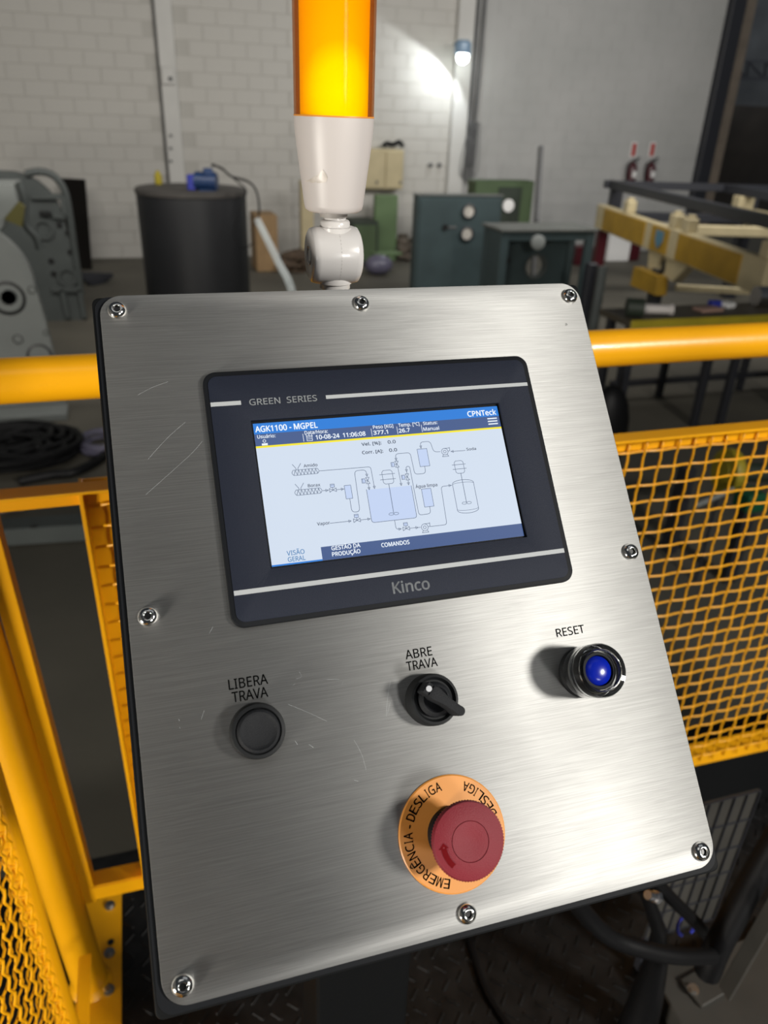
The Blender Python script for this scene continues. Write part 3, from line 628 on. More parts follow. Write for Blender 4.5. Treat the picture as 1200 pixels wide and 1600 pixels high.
c = on_t(1105, yT + 0.2, 0.012); MB().box(c, (0.2, 0.1, 0.022), Matrix.Rotation(0.1, 4, 'Z'), 0.004).build('pink_card', M['pink'], label='flat pinkish card on the middle of the scrap table', cat='card')
c = on_t(1113, yT + 0.3, 0.025); MB().box(c, (0.08, 0.06, 0.045), None, 0.004).build('blue_packet', M['boxblue'], label='small blue packet at the back of the scrap table', cat='packet')
c = on_t(1133, yT + 0.27, 0.02); MB().box(c, (0.09, 0.08, 0.035), Matrix.Rotation(0.3, 4, 'Z'), 0.004).build('white_packet', M['white'], label='small white packet right of the blue packet', cat='packet')
c = on_t(1192, yT + 0.25, 0.075); MB().cyl(c + Vector((-0.09, 0.02, 0)), c + Vector((0.14, -0.02, 0)), 0.072, seg=20).build('metal_can', M['alu'], label='shiny metal can lying at the right of the scrap table', cat='can')
# dim things behind the mesh
c = P(958, 600, 3.9); MB().ball((c.x, 3.9, 0.34), 0.16, 14, 10, (1.0, 0.7, 2.0)).build('black_bag', M['cable'], label='black bag standing beyond the handrail right beside the steel panel', cat='bag')
t = thing('floor_rack', 'low dark steel rack in the shade beyond the right handrail', 'rack', (4.4, 5.4, 0))
for k in range(5):
    MB().span((3.75 + 0.42 * k, 5.3, 0), (3.80 + 0.42 * k, 5.35, 0.75), 0.002).build('upright', M['darksteel'], t)
for z in (0.12, 0.5, 0.73): MB().span((3.7, 5.29, z), (5.6, 5.36, z + 0.04), 0.002).build('shelf_bar', M['darksteel'], t)
yV = 2.9; c = P(1137, 737, yV)
t = thing('yellow_flange', 'yellow round valve flange seen through the mesh guard', 'valve', (c.x, yV, 0))
ax = Vector((-0.97, 0.16, 0.05)).normalized()
MB().lathe([(0, -0.05), (0.05, -0.05), (0.05, -0.03), (0.120, -0.025), (0.125, 0.0), (0.120, 0.022), (0.06, 0.022), (0.055, 0.03), (0, 0.03)], c, ax, 36).build('flange', M['gadget'], t)
MB().cyl(c - ax * 0.02, c - ax * 0.30, 0.05, seg=20).build('pipe', M['greendk'], t)
MB().span((c.x - 0.2, yV + 0.06, 0), (c.x - 0.14, yV + 0.14, c.z), 0.004).build('stand', M['darksteel'], t)
c = P(1172, 782, 2.65); t = thing('green_casing', 'dark green motor casing beside the yellow flange behind the mesh', 'casing', (c.x, 2.66, 0))
MB().span((c.x - 0.05, 2.6, c.z - 0.05), (c.x + 0.06, 2.72, c.z + 0.05), 0.012).build('casing_body', M['boxgreen'], t)
MB().span((c.x - 0.03, 2.63, 0), (c.x + 0.04, 2.69, c.z - 0.05), 0.002).build('pedestal', M['darksteel'], t)
c = P(1122, 775, 2.7); t = thing('pale_pipe', 'thin pale pipe just below the yellow flange', 'pipe', (c.x, 2.7, 0))
MB().tube([c + Vector((-0.1, 0.02, -0.05)), c, c + Vector((0.08, 0, 0.03))], 0.012, 8).build('pipe', M['greycast'], t)
MB().cyl((c.x, 2.7, 0), c, 0.008, seg=8).build('stand', M['darksteel'], t)
# left floor: cable coils, plates
def coil(name, label, cx, cy, r0, r1, turns, rad, m, zbase=0.02, sq=0.85):
    pts = []; N = turns * 26
    for i in range(N):
        a = 2 * math.pi * i / 26; f = random.random() * 0.015
        rr = r0 + (r1 - r0) * (0.5 + 0.5 * math.sin(i * 0.21)) + f
        pts.append(Vector((cx + rr * math.cos(a), cy + sq * rr * math.sin(a), zbase + rad + 0.06 * (0.5 + 0.5 * math.sin(i * 0.077 + 1)))))
    return MB().tube(pts, rad, 6).build(name, m, label=label, cat='coil')
F = lambda px, py, z=0.0: (lambda d: Vector((d.x * (z - CZ) / d.z, d.y * (z - CZ) / d.z, z)))(ray(px, py))
c = F(38, 712); coil('cable_coil', 'big black coil of cable on the floor under the left handrail', c.x - 0.04, c.y, 0.12, 0.40, 17, 0.023, M['cable'])
c = F(165, 700); coil('hose_coil', 'small violet grey hose coil beside the black cable coil', c.x, c.y, 0.11, 0.16, 5, 0.013, M['violet'], 0.0, 1.0)
MB().tube([F(30, 752, .03), F(80, 742, .03), F(115, 738, .03), F(150, 722, .03), F(185, 695, .03)], 0.030, 8, smooth=5).build('thick_hose', M['cable'], label='thick black hose curving over the floor below the coils', cat='hose')
MB().span(F(-60, 668) - Vector((0, 0, 0)), F(108, 640) + Vector((0, 0, 0.05)), 0.004).build('floor_plate', M['greycast'], label='grey blue plate on the floor at the foot of the nearest casting', cat='plate')
a = F(-40, 850); b = F(143, 838)
t = thing('floor_beam', 'grey steel channel lying on the floor seen under the left mid rail', 'beam', a)
MB().beam(a + Vector((0, 0, 0.06)), b + Vector((0, 0, 0.06)), 0.14, 0.10, 0.006).build('channel', M['greycast2'], t)
c = F(53, 822, 0.112); MB().cyl(c, c + Vector((0, 0, -0.004)), 0.018, seg=14).build('bolt_hole', M['hole'], t)
MB().box(F(15, 792, 0.02), (0.16, 0.1, 0.02), None, 0.003).build('wood_chip', M['pink'], label='flat pinkish offcut on the floor behind the grey channel', cat='offcut')
# ================================================================== PLATFORM
PZ = 0.72
plat = thing('platform', 'black checker plate platform the console stands on', 'platform', (0.5, 0.2, 0))
plat['kind'] = 'structure'; del plat['category']
MB().span((-0.75, -1.2, PZ - 0.012), (1.9, 1.17, PZ)).build('deck_plate', M['check'], plat, smooth=0)
for y in (-1.18, 1.13): MB().span((-0.75, y, PZ - 0.11), (1.9, y + 0.04, PZ - 0.012)).build('edge_channel', M['darksteel'], plat)
for x in (-0.75, 1.86): MB().span((x, -1.14, PZ - 0.11), (x + 0.04, 1.13, PZ - 0.012)).build('edge_channel', M['darksteel'], plat)
for x in (-0.72, 0.5, 1.78):
    for y in (-1.1, 1.05): MB().span((x, y, 0), (x + 0.07, y + 0.07, PZ - 0.012)).build('leg', M['darksteel'], plat)
mb = MB()
i = 0; x = -0.3
while x < 1.3:
    y = 0.35 + (0.021 if i % 2 else 0)
    j = 0
    while y < 1.12:
        s_ = 1 if (i + j) % 2 else -1
        mb.box((x, y, PZ + 0.0008), (0.024, 0.0055, 0.0028), Matrix.Rotation(s_ * R(45), 4, 'Z'), 0.0013)
        y += 0.030; j += 1
    x += 0.030; i += 1
mb.build('raised_lugs', M['check'], plat, kind='stuff')
# ================================================================== FRONT GUARD RAIL
YR = 0.90; RZ = CZ - 0.281 + 0.002
def wire_mesh_data(name, L, rad, amp, period, phase, horizontal, normal):
    """a crimped wire of length L along +x (or +z), waving along the given normal"""
    mb = MB(); pts = []; n = max(6, int(L / period * 4))
    d = Vector((1, 0, 0)) if horizontal == 'x' else (Vector((0, 1, 0)) if horizontal == 'y' else Vector((0, 0, 1)))
    for i in range(n + 1):
        u = L * i / n; pts.append(d * u + Vector(normal) * amp * math.sin(2 * math.pi * u / period + phase))
    mb.tube(pts, rad, 5); me = bpy.data.meshes.new(name); mb.bm.to_mesh(me); mb.bm.free(); me.materials.append(M['yellow'])
    for p in me.polygons: p.use_smooth = True
    return me
g = thing('guard_rail', 'yellow tubular guard rail with mesh infill running behind the steel panel', 'guard rail', (-0.2, YR, PZ))
MB().cyl((-1.6, YR, RZ), (2.6, YR, RZ), 0.0255, seg=40).build('handrail', M['yellow'], g)
pb = Vector((-0.2135, YR, PZ + 0.006)); pt = Vector((-0.258, YR, RZ - 0.02))
MB().cyl(pb, pt, 0.0285, seg=32).build('post', M['yellow'], g)
MB().cyl((2.3, YR, PZ), (2.3, YR, RZ - 0.02), 0.0285, seg=32).build('post', M['yellow'], g)
def angle(a, b, w1, w2, name, up=(0, 0, 1), th=0.004, flip=1):
    """L section: one leg along 'up' (w2), the other perpendicular (w1)"""
    a = Vector(a); b = Vector(b); x = (b - a).normalized(); u = Vector(up); y = u.cross(x).normalized() * flip; z = u
    mb = MB(); mb.beam(a + y * (w1 / 2), b + y * (w1 / 2), w1, th, 0.0006, up=up); mb.beam(a - z * (w2 / 2), b - z * (w2 / 2), th, w2, 0.0006, up=up)
    return mb.build(name, M['yellow'], g)
zm = CZ - 0.411
angle((-0.62, YR, zm), (2.28, YR, zm), 0.030, 0.028, 'mid_rail', flip=-1)
angle((-0.185, YR, CZ - 1.128), (2.28, YR, CZ - 1.165), 0.030, 0.028, 'bottom_rail')
# angle iron along the post, and the two uprights of the mesh frame
a_ = P(30, 940, YR); b_ = P(152, 1400, YR)
MB().beam(P(-78, 600, YR + 0.012), P(141, 1400, YR + 0.012), 0.024, 0.026, 0.0006, up=(0, 1, 0)).build('post_angle', M['yellow'], g)
for px0, px1 in ((0, 0),):
    q0 = P(142, 774, YR); q1 = P(218, 1375, YR)
    xx = (q0.x + q1.x) / 2
    MB().beam((xx + 0.000, YR, zm), (xx + 0.000, YR, CZ - 1.13), 0.030, 0.005, 0.0006, up=(1, 0, 0)).beam((xx + 0.018, YR + 0.012, zm), (xx + 0.018, YR + 0.012, CZ - 1.13), 0.004, 0.032, 0.0006, up=(1, 0, 0)).build('frame_upright', M['yellow'], g)
xm0 = xx + 0.02
MB().beam((1.63, YR - 0.004, zm), (1.63, YR - 0.004, CZ - 1.155), 0.030, 0.014, 0.0006, up=(1, 0, 0)).build('frame_upright', M['yellow'], g)
pz = 0.0292; wz = CZ - 1.155; nrow = int((zm - 0.01 - wz) / pz); ncol = int((1.62 - xm0) / pz)
mh = [wire_mesh_data('wire', 1.64 - xm0, 0.0019, 0.0016, pz * 2, ph, 'x', (0, 1, 0)) for ph in (0, math.pi)]
mv = [wire_mesh_data('wire', zm - 0.012 - wz, 0.0019, 0.0016, pz * 2, ph, 'z', (0, 1, 0)) for ph in (math.pi / 2 * 1, -math.pi / 2)]
for k in range(nrow):
    o = bpy.data.objects.new('horizontal_wire', mh[k % 2]); COL.objects.link(o); o.parent = g; o.location = Vector((xm0, YR - 0.006, wz + (k + 0.5) * pz)) - g.location
for k in range(ncol):
    o = bpy.data.objects.new('vertical_wire', mv[k % 2]); COL.objects.link(o); o.parent = g; o.location = Vector((xm0 + (k + 0.6) * pz, YR - 0.006, wz)) - g.location
MB().box((-0.20, 0.95, PZ + 0.004), (0.075, 0.30, 0.008), None, 0.001).build('base_plate', M['yellow'], g)
for px, py in ((172, 1415), (171, 1489), (170, 1547)):
    c = F(px, py, PZ + 0.010)
    MB().cyl(c - Vector((0, 0, 0.002)), c + Vector((0, 0, 0.0015)), 0.0095, seg=20).cyl(c, c + Vector((0, 0, 0.007)), 0.0062, seg=6).build('bolt', M['zinc'], g)
c = F(173, 1472, PZ + 0.0085); MB().cyl(c, c + Vector((0, 0, 0.0006)), 0.006, seg=16).build('bolt_hole', M['hole'], g)
MB().lathe([(0.0285, 0.012), (0.033, 0.004), (0.036, 0.0), (0.0285, 0.0)], pb + Vector((0, 0, 0.003)), (0, 0, 1), 32).build('weld_bead', M['yellow'], g)
def onX(px, py, x):
    d = ray(px, py); d = d * (x / d.x); return Vector((d.x, d.y, d.z + CZ))
# ---- side guard, running back towards the viewer
XS = -0.2
g2 = thing('side_guard', 'yellow woven wire guard panel at the lower left in front of the post', 'guard panel', (XS, 0.5, PZ))
g_old = g; g = g2
ta = onX(0, 1262, XS - 0.003); tb = onX(108, 1600, XS - 0.003)
dirv = (tb - ta).normalized(); top = ta - dirv * 0.22; bot = ta + dirv * ((CZ - 1.19 - ta.z) / dirv.z)
MB().tube([top, bot], 0.0125, 16).build('frame_edge', M['yellow'], g2)
zb_ = CZ - 1.186
angle((XS - 0.002, 0.826, zb_), (XS - 0.002, -0.6, zb_), 0.017, 0.026, 'bottom_rail')
MB().cyl((XS, top.y, top.z), (XS, -0.6, top.z), 0.0105, seg=16).build('top_edge', M['yellow'], g2)
MB().cyl((XS, -0.6, top.z), (XS, -0.6, PZ), 0.0105, seg=16).build('frame_edge', M['yellow'], g2)
pz2 = 0.0292
zlo = zb_ ; H = top.z - zlo
mv2 = [wire_mesh_data('wire', H, 0.0016, 0.0024, pz2 * 1.0, ph, 'z', (0.6, 0.8, 0)) for ph in (0, math.pi)]
Ly = 1.2
mh2 = [wire_mesh_data('wire', Ly, 0.0016, 0.0024, pz2 * 1.0, ph, 'y', (0.9, 0, 0.4)) for ph in (0, math.pi)]
nz = int(H / pz2)
for k in range(nz):
    z = zlo + (k + 0.5) * pz2; f = (z - bot.z) / (top.z - bot.z); ye = bot.y + (top.y - bot.y) * f
    o = bpy.data.objects.new('horizontal_wire', mh2[k % 2]); COL.objects.link(o); o.parent = g2; o.location = Vector((XS - 0.004, ye - Ly, z)) - g2.location
    # the wire end bent round the frame tube
    if k % 1 == 0 and 0 < k < nz - 1:
        ww = MB(); 
        pts = [Vector((XS - 0.003 + 0.0132 * math.cos(a), ye + 0.0132 * math.sin(a), z + 0.001 * a)) for a in [R(170), R(195), R(220), R(250), R(275), R(292)]]
        ww.tube(pts, 0.0022, 6); ww.build('wire_hook', M['yellow'], g2)
for k in range(int(1.1 / pz2)):
    yb_ = bot.y - 0.012 - (k + 0.3) * pz2
    o = bpy.data.objects.new('vertical_wire', mv2[k % 2]); COL.objects.link(o); o.parent = g2
    o.location = Vector((XS + 0.002, yb_, zlo)) - g2.location
    o.rotation_euler = (-math.atan2(top.y - bot.y, top.z - bot.z), 0, 0)
g = g_old
# ================================================================== CONSOLE
PO = Vector((-0.02350264, 0.46976324, CZ - 0.09878552))
PX = Vector((0.99993181, -0.01136734, 0.00267385)); PN = Vector((-0.01024957, -0.7446168, 0.6674135))
PU = PN.cross(PX).normalized()
PM = Matrix(((PX.x, PU.x, PN.x, PO.x), (PX.y, PU.y, PN.y, PO.y), (PX.z, PU.z, PN.z, PO.z), (0, 0, 0, 1)))
W, H_ = 0.306, 0.370
con = thing('control_console', 'brushed stainless steel control panel with touch screen and four buttons', 'control panel', None, mat4=PM)
L_ = dict(world=False)
def mm(v): return v / 1000.0
MB().prism(rrect(0, -H_, W, 0, 0.0125, 10), -0.0022, 0.0, None, 0.0003).build('faceplate', M['steel'], con, world=False)
MB().prism(rrect(-0.0042, -H_ - 0.0045, W + 0.0022, 0.0006, 0.004, 4), -0.11, -0.0026, None, 0.0012).build('enclosure', M['black'], con, world=False)
MB().prism(rrect(-0.0028, -H_ - 0.0030, W + 0.0008, 0.0002, 0.008, 6), -0.0030, -0.0021).build('gasket', M['rim'], con, world=False)
# screws
for x, y in ((9.4, 9.6), (153.6, 10.4), (298.2, 10.0), (10.0, 185.9), (297.6, 186.1), (9.6, 361.0), (153.3, 362.0), (296.8, 361.4)):
    c = Vector((mm(x), -mm(y), 0))
    s0 = MB().lathe([(0.0052, 0.0), (0.00525, 0.0006), (0.0049, 0.0016), (0.0041, 0.0025), (0.0030, 0.0031), (0.0021, 0.0033), (0.0018, 0.0030), (0.0018, 0.0014), (0, 0.0012)], c, seg=36).build('screw', M['chrome'], con, world=False, smooth=60)
    rot = random.uniform(0, 1)
    hexr = [(c.x + 0.00175 * math.cos(rot + math.pi / 3 * i), c.y + 0.00175 * math.sin(rot + math.pi / 3 * i)) for i in range(6)]
    MB().prism(hexr, 0.0014, 0.0019).build('hex_socket', M['recess'], s0, world=False, smooth=0)
# ---- text helper
FONT = None
try:      # Blender's own bundled sans serif; its built-in face is used when this is absent
    import os
    FONT = [bpy.data.fonts.load(os.path.join(bpy.utils.system_resource('DATAFILES'), 'fonts', f)) for f in ('NotoSansHebrew-Regular.woff2', 'NotoSansHebrew-Regular.woff2')]
except Exception:
    FONT = None
def tmesh(s, face):
    cu = bpy.data.curves.new('t', 'FONT'); cu.body = s; cu.size = 1.0; cu.resolution_u = 3
    if FONT: cu.font = FONT[face]
    ob = bpy.data.objects.new('t', cu); COL.objects.link(ob); bpy.context.view_layer.update()
    me = bpy.data.meshes.new_from_object(ob.evaluated_get(bpy.context.evaluated_depsgraph_get()))
    bpy.data.objects.remove(ob); bpy.data.curves.remove(cu)
    return me
CAPS = [max(v.co.y for v in tmesh('H', f).vertices) for f in (0, 1)]
def text(s, x, yb, wd, cap, m, parent, h, name='lettering', bold=0.0, align='L', rot=0.0, grp=None, face=0):
    """s with its left end (or centre) at x mm and its baseline at yb mm down the panel; wd, cap in mm"""
    me = tmesh(s, face)
    xs = [v.co.x for v in me.vertices]; x0, x1 = min(xs), max(xs)
    CAP = CAPS[face]
    sx = mm(wd) / (x1 - x0) if wd else mm(cap) / CAP
    sy = mm(cap) / CAP
    if align == 'C': off = Matrix.Translation((-(x0 + x1) / 2, 0, 0))
    else: off = Matrix.Translation((-x0, 0, 0))
    me.transform(Matrix.Translation((mm(x), -mm(yb), h)) @ Matrix.Rotation(rot, 4, 'Z') @ Matrix.Diagonal((sx, sy, 1, 1)) @ off)
    if bold > 0:      # heavier strokes: the same flat letters laid again a hair to each side
        b2 = bmesh.new(); e_ = mm(bold)
        for dx, dy in ((0, 0), (e_, 0), (-e_, 0), (0, e_), (0, -e_)):
            m2 = me.copy(); m2.transform(Matrix.Translation((dx, dy, 0))); b2.from_mesh(m2); bpy.data.meshes.remove(m2)
        b2.to_mesh(me); b2.free()
    if grp is not None:
        grp.bm.from_mesh(me); bpy.data.meshes.remove(me); return None
    return mobj(name, me, m, parent, world=False, smooth=0)
HP = 0.0001
for s_, x, yb, wd, cap in (('LIBERA', 46.6, 229.7, 20.4, 5.2), ('TRAVA', 47.6, 236.3, 18.6, 5.2), ('ABRE', 143.8, 228.8, 15.6, 4.9), ('TRAVA', 143.4, 235.1, 18.0, 4.9), ('RESET', 236.8, 230.1, 18.4, 4.7)):
    text(s_, x, yb, wd, cap, M['ink'], con, HP, 'engraved_word', 0.07)
# a small scuff mark
text('a', 290.2, 31.2, 1.6, 1.8, M['conduit'], con, HP, 'scuff_mark', rot=0.3)
# scratches (real wear on the plate)
mb = MB()
def scr(pts, r=0.00006):
    r = min(r, 0.0001)
    mb.tube([Vector((mm(x), -mm(y), -0.00002)) for x, y in pts], r, 4, smooth=3)
scr([(84, 226), (85, 229), (82, 229.5)]); scr([(81, 232), (79.5, 233)]); scr([(98, 232.5), (105, 233.5)]); scr([(107, 235), (106, 236.5)])
scr([(133, 239), (130, 247), (127.5, 257), (131, 250)], 0.00012); scr([(76, 242), (86, 248), (95, 254)]); scr([(14, 182), (16, 187)]); scr([(40, 199), (42, 196)])
scr([(16, 62), (24, 58), (33, 55)]); scr([(18, 100), (30, 88), (40, 80)], 0.00006); scr([(15, 120), (40, 100), (48, 92)], 0.00006); scr([(60, 258), (62, 259)], 0.0002); scr([(52, 257), (55, 258), (54, 259)]); scr([(77, 261), (78, 263)], .0002); scr([(84, 264), (86, 266)], .0002)
scr([(20, 240), (20.3, 241)], .0002); scr([(20, 244), (20.3, 244.6)], .0002); scr([(33, 238), (31, 242)]); scr([(108, 266), (111, 274), (112, 282)]); scr([(105, 286), (107, 287)], .0002); scr([(205, 15), (207, 14)], .0001)
mb.build('scratches', M['silver'], con, world=False, kind='stuff')
# ---- touch screen
ts = MB().prism(rrect(0.0518, -0.1990, 0.2545, -0.0522, 0.0075, 8), 0.0, 0.0040, None, 0.0011, [rrect(0.0758, -0.1695, 0.2292, -0.0835, 0.0004, 2)]).build('touchscreen', M['rim'], con, world=False, label='dark navy touch screen terminal set in the steel plate')
MB().prism(rrect(0.0545, -0.1963, 0.2510, -0.0555, 0.0052, 8), 0.0036, 0.0046, None, 0.0002, [rrect(0.0758, -0.1695, 0.2292, -0.0835, 0.0004, 2)]).build('bezel', M['bezel'], ts, world=False)
HB = 0.0047
for x0, y0, x1, y1 in ((54.7, 71.2, 71.7, 73.7), (121.1, 71.3, 251.0, 73.6), (54.8, 179.1, 251.0, 181.7)):
    MB().prism([(mm(x0), -mm(y1)), (mm(x1), -mm(y1)), (mm(x1), -mm(y0)), (mm(x0), -mm(y0))], 0.0046, HB).build('silver_stripe', M['silver'], ts, world=False, smooth=0)
text('GREEN  SERIES', 76.4, 74.4, 39.2, 3.7, M['silver'], ts, HB, 'lettering', 0.05)
text('Kinco', 141.8, 192.2, 21.6, 6.3, M['silverdk'], ts, HB, 'lettering', 0.16)
SX, SY, HS = 76.9, 84.95, 0.0026         # display origin on the panel (mm) and its height
E_white = emi('screen white', (0.66, 0.75, 0.88), 0.97); E_blue = emi('screen title blue', (0.016, 0.21, 0.72), 0.95)
E_navy = emi('screen navy', (0.058, 0.11, 0.28), 0.92); E_yel = emi('screen yellow', (0.93, 0.80, 0.02), 1.0)
E_txt = emi('screen white text', (0.86, 0.93, 1.0), 1.0); E_tank = emi('screen pale blue fill', (0.55, 0.66, 0.90), 0.98)
E_line = emi('screen grey line', (0.12, 0.16, 0.25), 0.9); E_dark = emi('screen dark text', (0.07, 0.09, 0.14), 0.9); E_cyan = emi('screen blue text', (0.06, 0.22, 0.48), 0.95)
def quad(x0, y0, x1, y1, m, name, h):
    return MB().prism([(mm(SX + x0), -mm(SY + y1)), (mm(SX + x1), -mm(SY + y1)), (mm(SX + x1), -mm(SY + y0)), (mm(SX + x0), -mm(SY + y0))], h - 0.00003, h).build(name, m, ts, world=False, smooth=0)
DW, DH = 151.3, 83.4
k_ = DW / 154.0
def U(v): return v * k_
MB().prism([(0.0755, -0.1698), (0.2295, -0.1698), (0.2295, -0.0832), (0.0755, -0.0832)], 0.0012, 0.0024).build('display_frame', M['rim'], ts, world=False, smooth=0)
quad(0, 0, DW, DH, E_white, 'display', HS)
quad(0, 0, DW, U(6.6), E_blue, 'title_bar', HS + 0.00004)
quad(0, U(6.6), DW, U(14.0), E_navy, 'status_bar', HS + 0.00004)
quad(0, U(13.9), DW, U(15.1), E_yel, 'yellow_line', HS + 0.00006)
quad(U(28.8), U(77.0), DW, DH, E_navy, 'tab_bar', HS + 0.00004)
quad(0, U(84.0), U(28.8), DH, E_blue, 'tab_underline', HS + 0.00005)
HT = HS + 0.00009
gw = MB()
def st(s, x, yb, wd, cap, b=0.045): text(s, SX + U(x), SY + U(yb), U(wd), U(cap), None, None, HT, bold=b, grp=gw, face=1)
st('AGK1100 - MGPEL', 1.0, 5.3, 36.6, 3.5, 0.13); st('CPNTeck', 133.2, 5.6, 19.2, 3.4, 0.13)
st('Usuário:', 1.6, 9.2, 10.4, 2.0); st('Data/Hora:', 29.4, 9.0, 13.8, 2.1); st('10-08-24  11:06:08', 35.6, 12.6, 30.2, 2.6, 0.10)
st('Peso [KG]', 71.2, 8.8, 12.6, 2.1); st('377.1', 70.9, 12.5, 9.0, 2.4, 0.10); st('Temp. [°C]', 87.2, 8.8, 13.4, 2.1); st('26.7', 86.9, 12.5, 6.9, 2.4, 0.10)
st('Status:', 103.1, 8.8, 9.2, 2.0); st('Manual', 102.6, 12.6, 10.2, 2.2)
st('GESTÃO DA', 34.8, 79.6, 16.9, 2.3, 0.08); st('PRODUÇÃO', 34.7, 83.1, 16.5, 2.3, 0.08); st('COMANDOS', 64.2, 81.3, 17.0, 2.4, 0.08)
gw.build('white_lettering', E_txt, ts, world=False, smooth=0, kind='stuff')
gw = MB(); st('VISÃO', 9.2, 79.6, 10.0, 2.6); st('GERAL', 9.3, 83.2, 9.9, 2.6)
gw.build('blue_lettering', E_cyan, ts, world=False, smooth=0)
gw = MB()
st('Vel. [%]:', 62.4, 18.9, 12.2, 1.9, 0.08); st('0.0', 78.7, 18.9, 4.9, 2.0, 0.08); st('Corr. [A]:', 61.9, 24.1, 12.9, 1.9, 0.08); st('0.0', 78.7, 24.1, 4.9, 2.0, 0.08)
st('Amido', 25.9, 29.0, 8.1, 1.8, 0.045); st('Borax', 26.7, 41.2, 7.2, 1.8, 0.045); st('Vapor', 28.7, 64.3, 7.4, 1.8, 0.045); st('Água limpa', 91.0, 48.2, 13.8, 1.9, 0.045); st('Soda', 127.9, 27.6, 6.3, 1.7, 0.045)
gw.build('dark_lettering', E_dark, ts, world=False, smooth=0, kind='stuff')
# process diagram on the display
gw = MB()
def seg(a, b, wd=0.30):
    a = Vector((SX + U(a[0]), -(SY + U(a[1])))); b = Vector((SX + U(b[0]), -(SY + U(b[1])))); d = b - a
    if d.length < 1e-6: return
    d.normalize(); n = Vector((-d.y, d.x)) * wd / 2; e = d * wd * 0.3
    vs = [gw.bm.verts.new((mm(p.x), mm(p.y), HT - 0.00001)) for p in (a - e + n, b + e + n, b + e - n, a - e - n)]
    gw.bm.faces.new(vs)
def pl(pts, wd=0.30, r=1.6):
    out = [pts[0]]
    for i in range(1, len(pts) - 1):
        p0, p1, p2 = Vector(pts[i - 1]), Vector(pts[i]), Vector(pts[i + 1]); rr = min(r, (p1 - p0).length / 2, (p2 - p1).length / 2)
        a = p1 + (p0 - p1).normalized() * rr; b = p1 + (p2 - p1).normalized() * rr
        for j in range(5): t_ = j / 4; out.append(tuple(a * (1 - t_) ** 2 + p1 * 2 * t_ * (1 - t_) + b * t_ * t_))
    out.append(pts[-1])
    for a, b in zip(out, out[1:]): seg(a, b, wd)
def arc(cx, cy, rx, ry, a0, a1, n=12, wd=0.28):
    ps = [(cx + rx * math.cos(R(a0 + (a1 - a0) * i / n)), cy + ry * math.sin(R(a0 + (a1 - a0) * i / n))) for i in range(n + 1)]
    for a, b in zip(ps, ps[1:]): seg(a, b, wd)
def rect(x0, y0, x1, y1, wd=0.28):
    for a, b in (((x0, y0), (x1, y0)), ((x1, y0), (x1, y1)), ((x1, y1), (x0, y1)), ((x0, y1), (x0, y0))): seg(a, b, wd)
def tri(cx, cy, dx, dy, s=0.75):
    p = (-dy, dx)
    a = (cx + dx * s, cy + dy * s); b = (cx - dx * s + p[0] * s, cy - dy * s + p[1] * s); c = (cx - dx * s - p[0] * s, cy - dy * s - p[1] * s)
    seg(a, b, .22); seg(b, c, .22); seg(c, a, .22)
def valve(cx, cy, vert=False):
    if vert:
        for s in (-1, 1):
            seg((cx, cy), (cx - 1.1, cy + 1.9 * s)); seg((cx, cy), (cx + 1.1, cy + 1.9 * s)); seg((cx - 1.1, cy + 1.9 * s), (cx + 1.1, cy + 1.9 * s))
        rect(cx - 3.6, cy - 1.3, cx - 1.6, cy + 1.3); seg((cx - 3.0, cy - 1.3), (cx - 3.0, cy + 1.3), .2); seg((cx - 1.6, cy), (cx, cy))
    else:
        for s in (-1, 1):
            seg((cx, cy), (cx + 2.0 * s, cy - 1.1)); seg((cx, cy), (cx + 2.0 * s, cy + 1.1)); seg((cx + 2.0 * s, cy - 1.1), (cx + 2.0 * s, cy + 1.1))
        rect(cx - 1.2, cy - 3.6, cx + 1.2, cy - 1.7); seg((cx - 1.2, cy - 2.9), (cx + 1.2, cy - 2.9), .2); seg((cx, cy - 1.7), (cx, cy))
def screwconv(x0, y0):
    pl([(x0 + 1, y0 - 1.6), (x0 + 15.2, y0 - 1.6), (x0 + 16.2, y0), (x0 + 15.2, y0 + 1.6), (x0 + 1, y0 + 1.6), (x0, y0), (x0 + 1, y0 - 1.6)], .28, .6)
    for i in range(7):
        a = x0 + 1.2 + i * 2.0; seg((a, y0 + 1.4), (a + 1.0, y0 - 1.4), .3); seg((a + 1.0, y0 - 1.4), (a + 2.0, y0 + 1.4), .3)
    seg((x0 + 1.0, y0 - 5.2), (x0 + 2.8, y0 - 2.6)); seg((x0 + 2.8, y0 - 2.6), (x0 + 2.8, y0 - 1.6)); seg((x0 + 4.0, y0 - 1.6), (x0 + 4.0, y0 - 2.6)); seg((x0 + 4.0, y0 - 2.6), (x0 + 6.0, y0 - 5.4))
def pump(cx, cy):
    arc(cx, cy, 2.1, 2.1, 0, 360, 18); arc(cx, cy, 0.9, 0.9, 0, 360, 10); seg((cx, cy - 2.1), (cx + 3.4, cy - 2.1)); seg((cx + 3.4, cy - 2.6), (cx + 3.4, cy - 0.4)); seg((cx + 3.4, cy - 0.4), (cx + 2.1, cy)); seg((cx - 1.2, cy + 1.8), (cx - 2.0, cy + 3.1)); seg((cx - 2.0, cy + 3.1), (cx + 2.0, cy + 3.1)); seg((cx + 2.0, cy + 3.1), (cx + 1.2, cy + 1.8))
def motor(x0, y0, x1, y1):
    pl([(x0 + 1, y0), (x1 - 1, y0), (x1, y0 + 1), (x1, y1 - 1), (x1 - 1, y1), (x0 + 1, y1), (x0, y1 - 1), (x0, y0 + 1), (x0 + 1, y0)], .28, .5)
    seg((x0 - 1.6, y0 + 2.4), (x1 + 1.4, y0 + 2.4)); seg((x0 - 1.6, y1 - 2.8), (x1 + 1.4, y1 - 2.8))
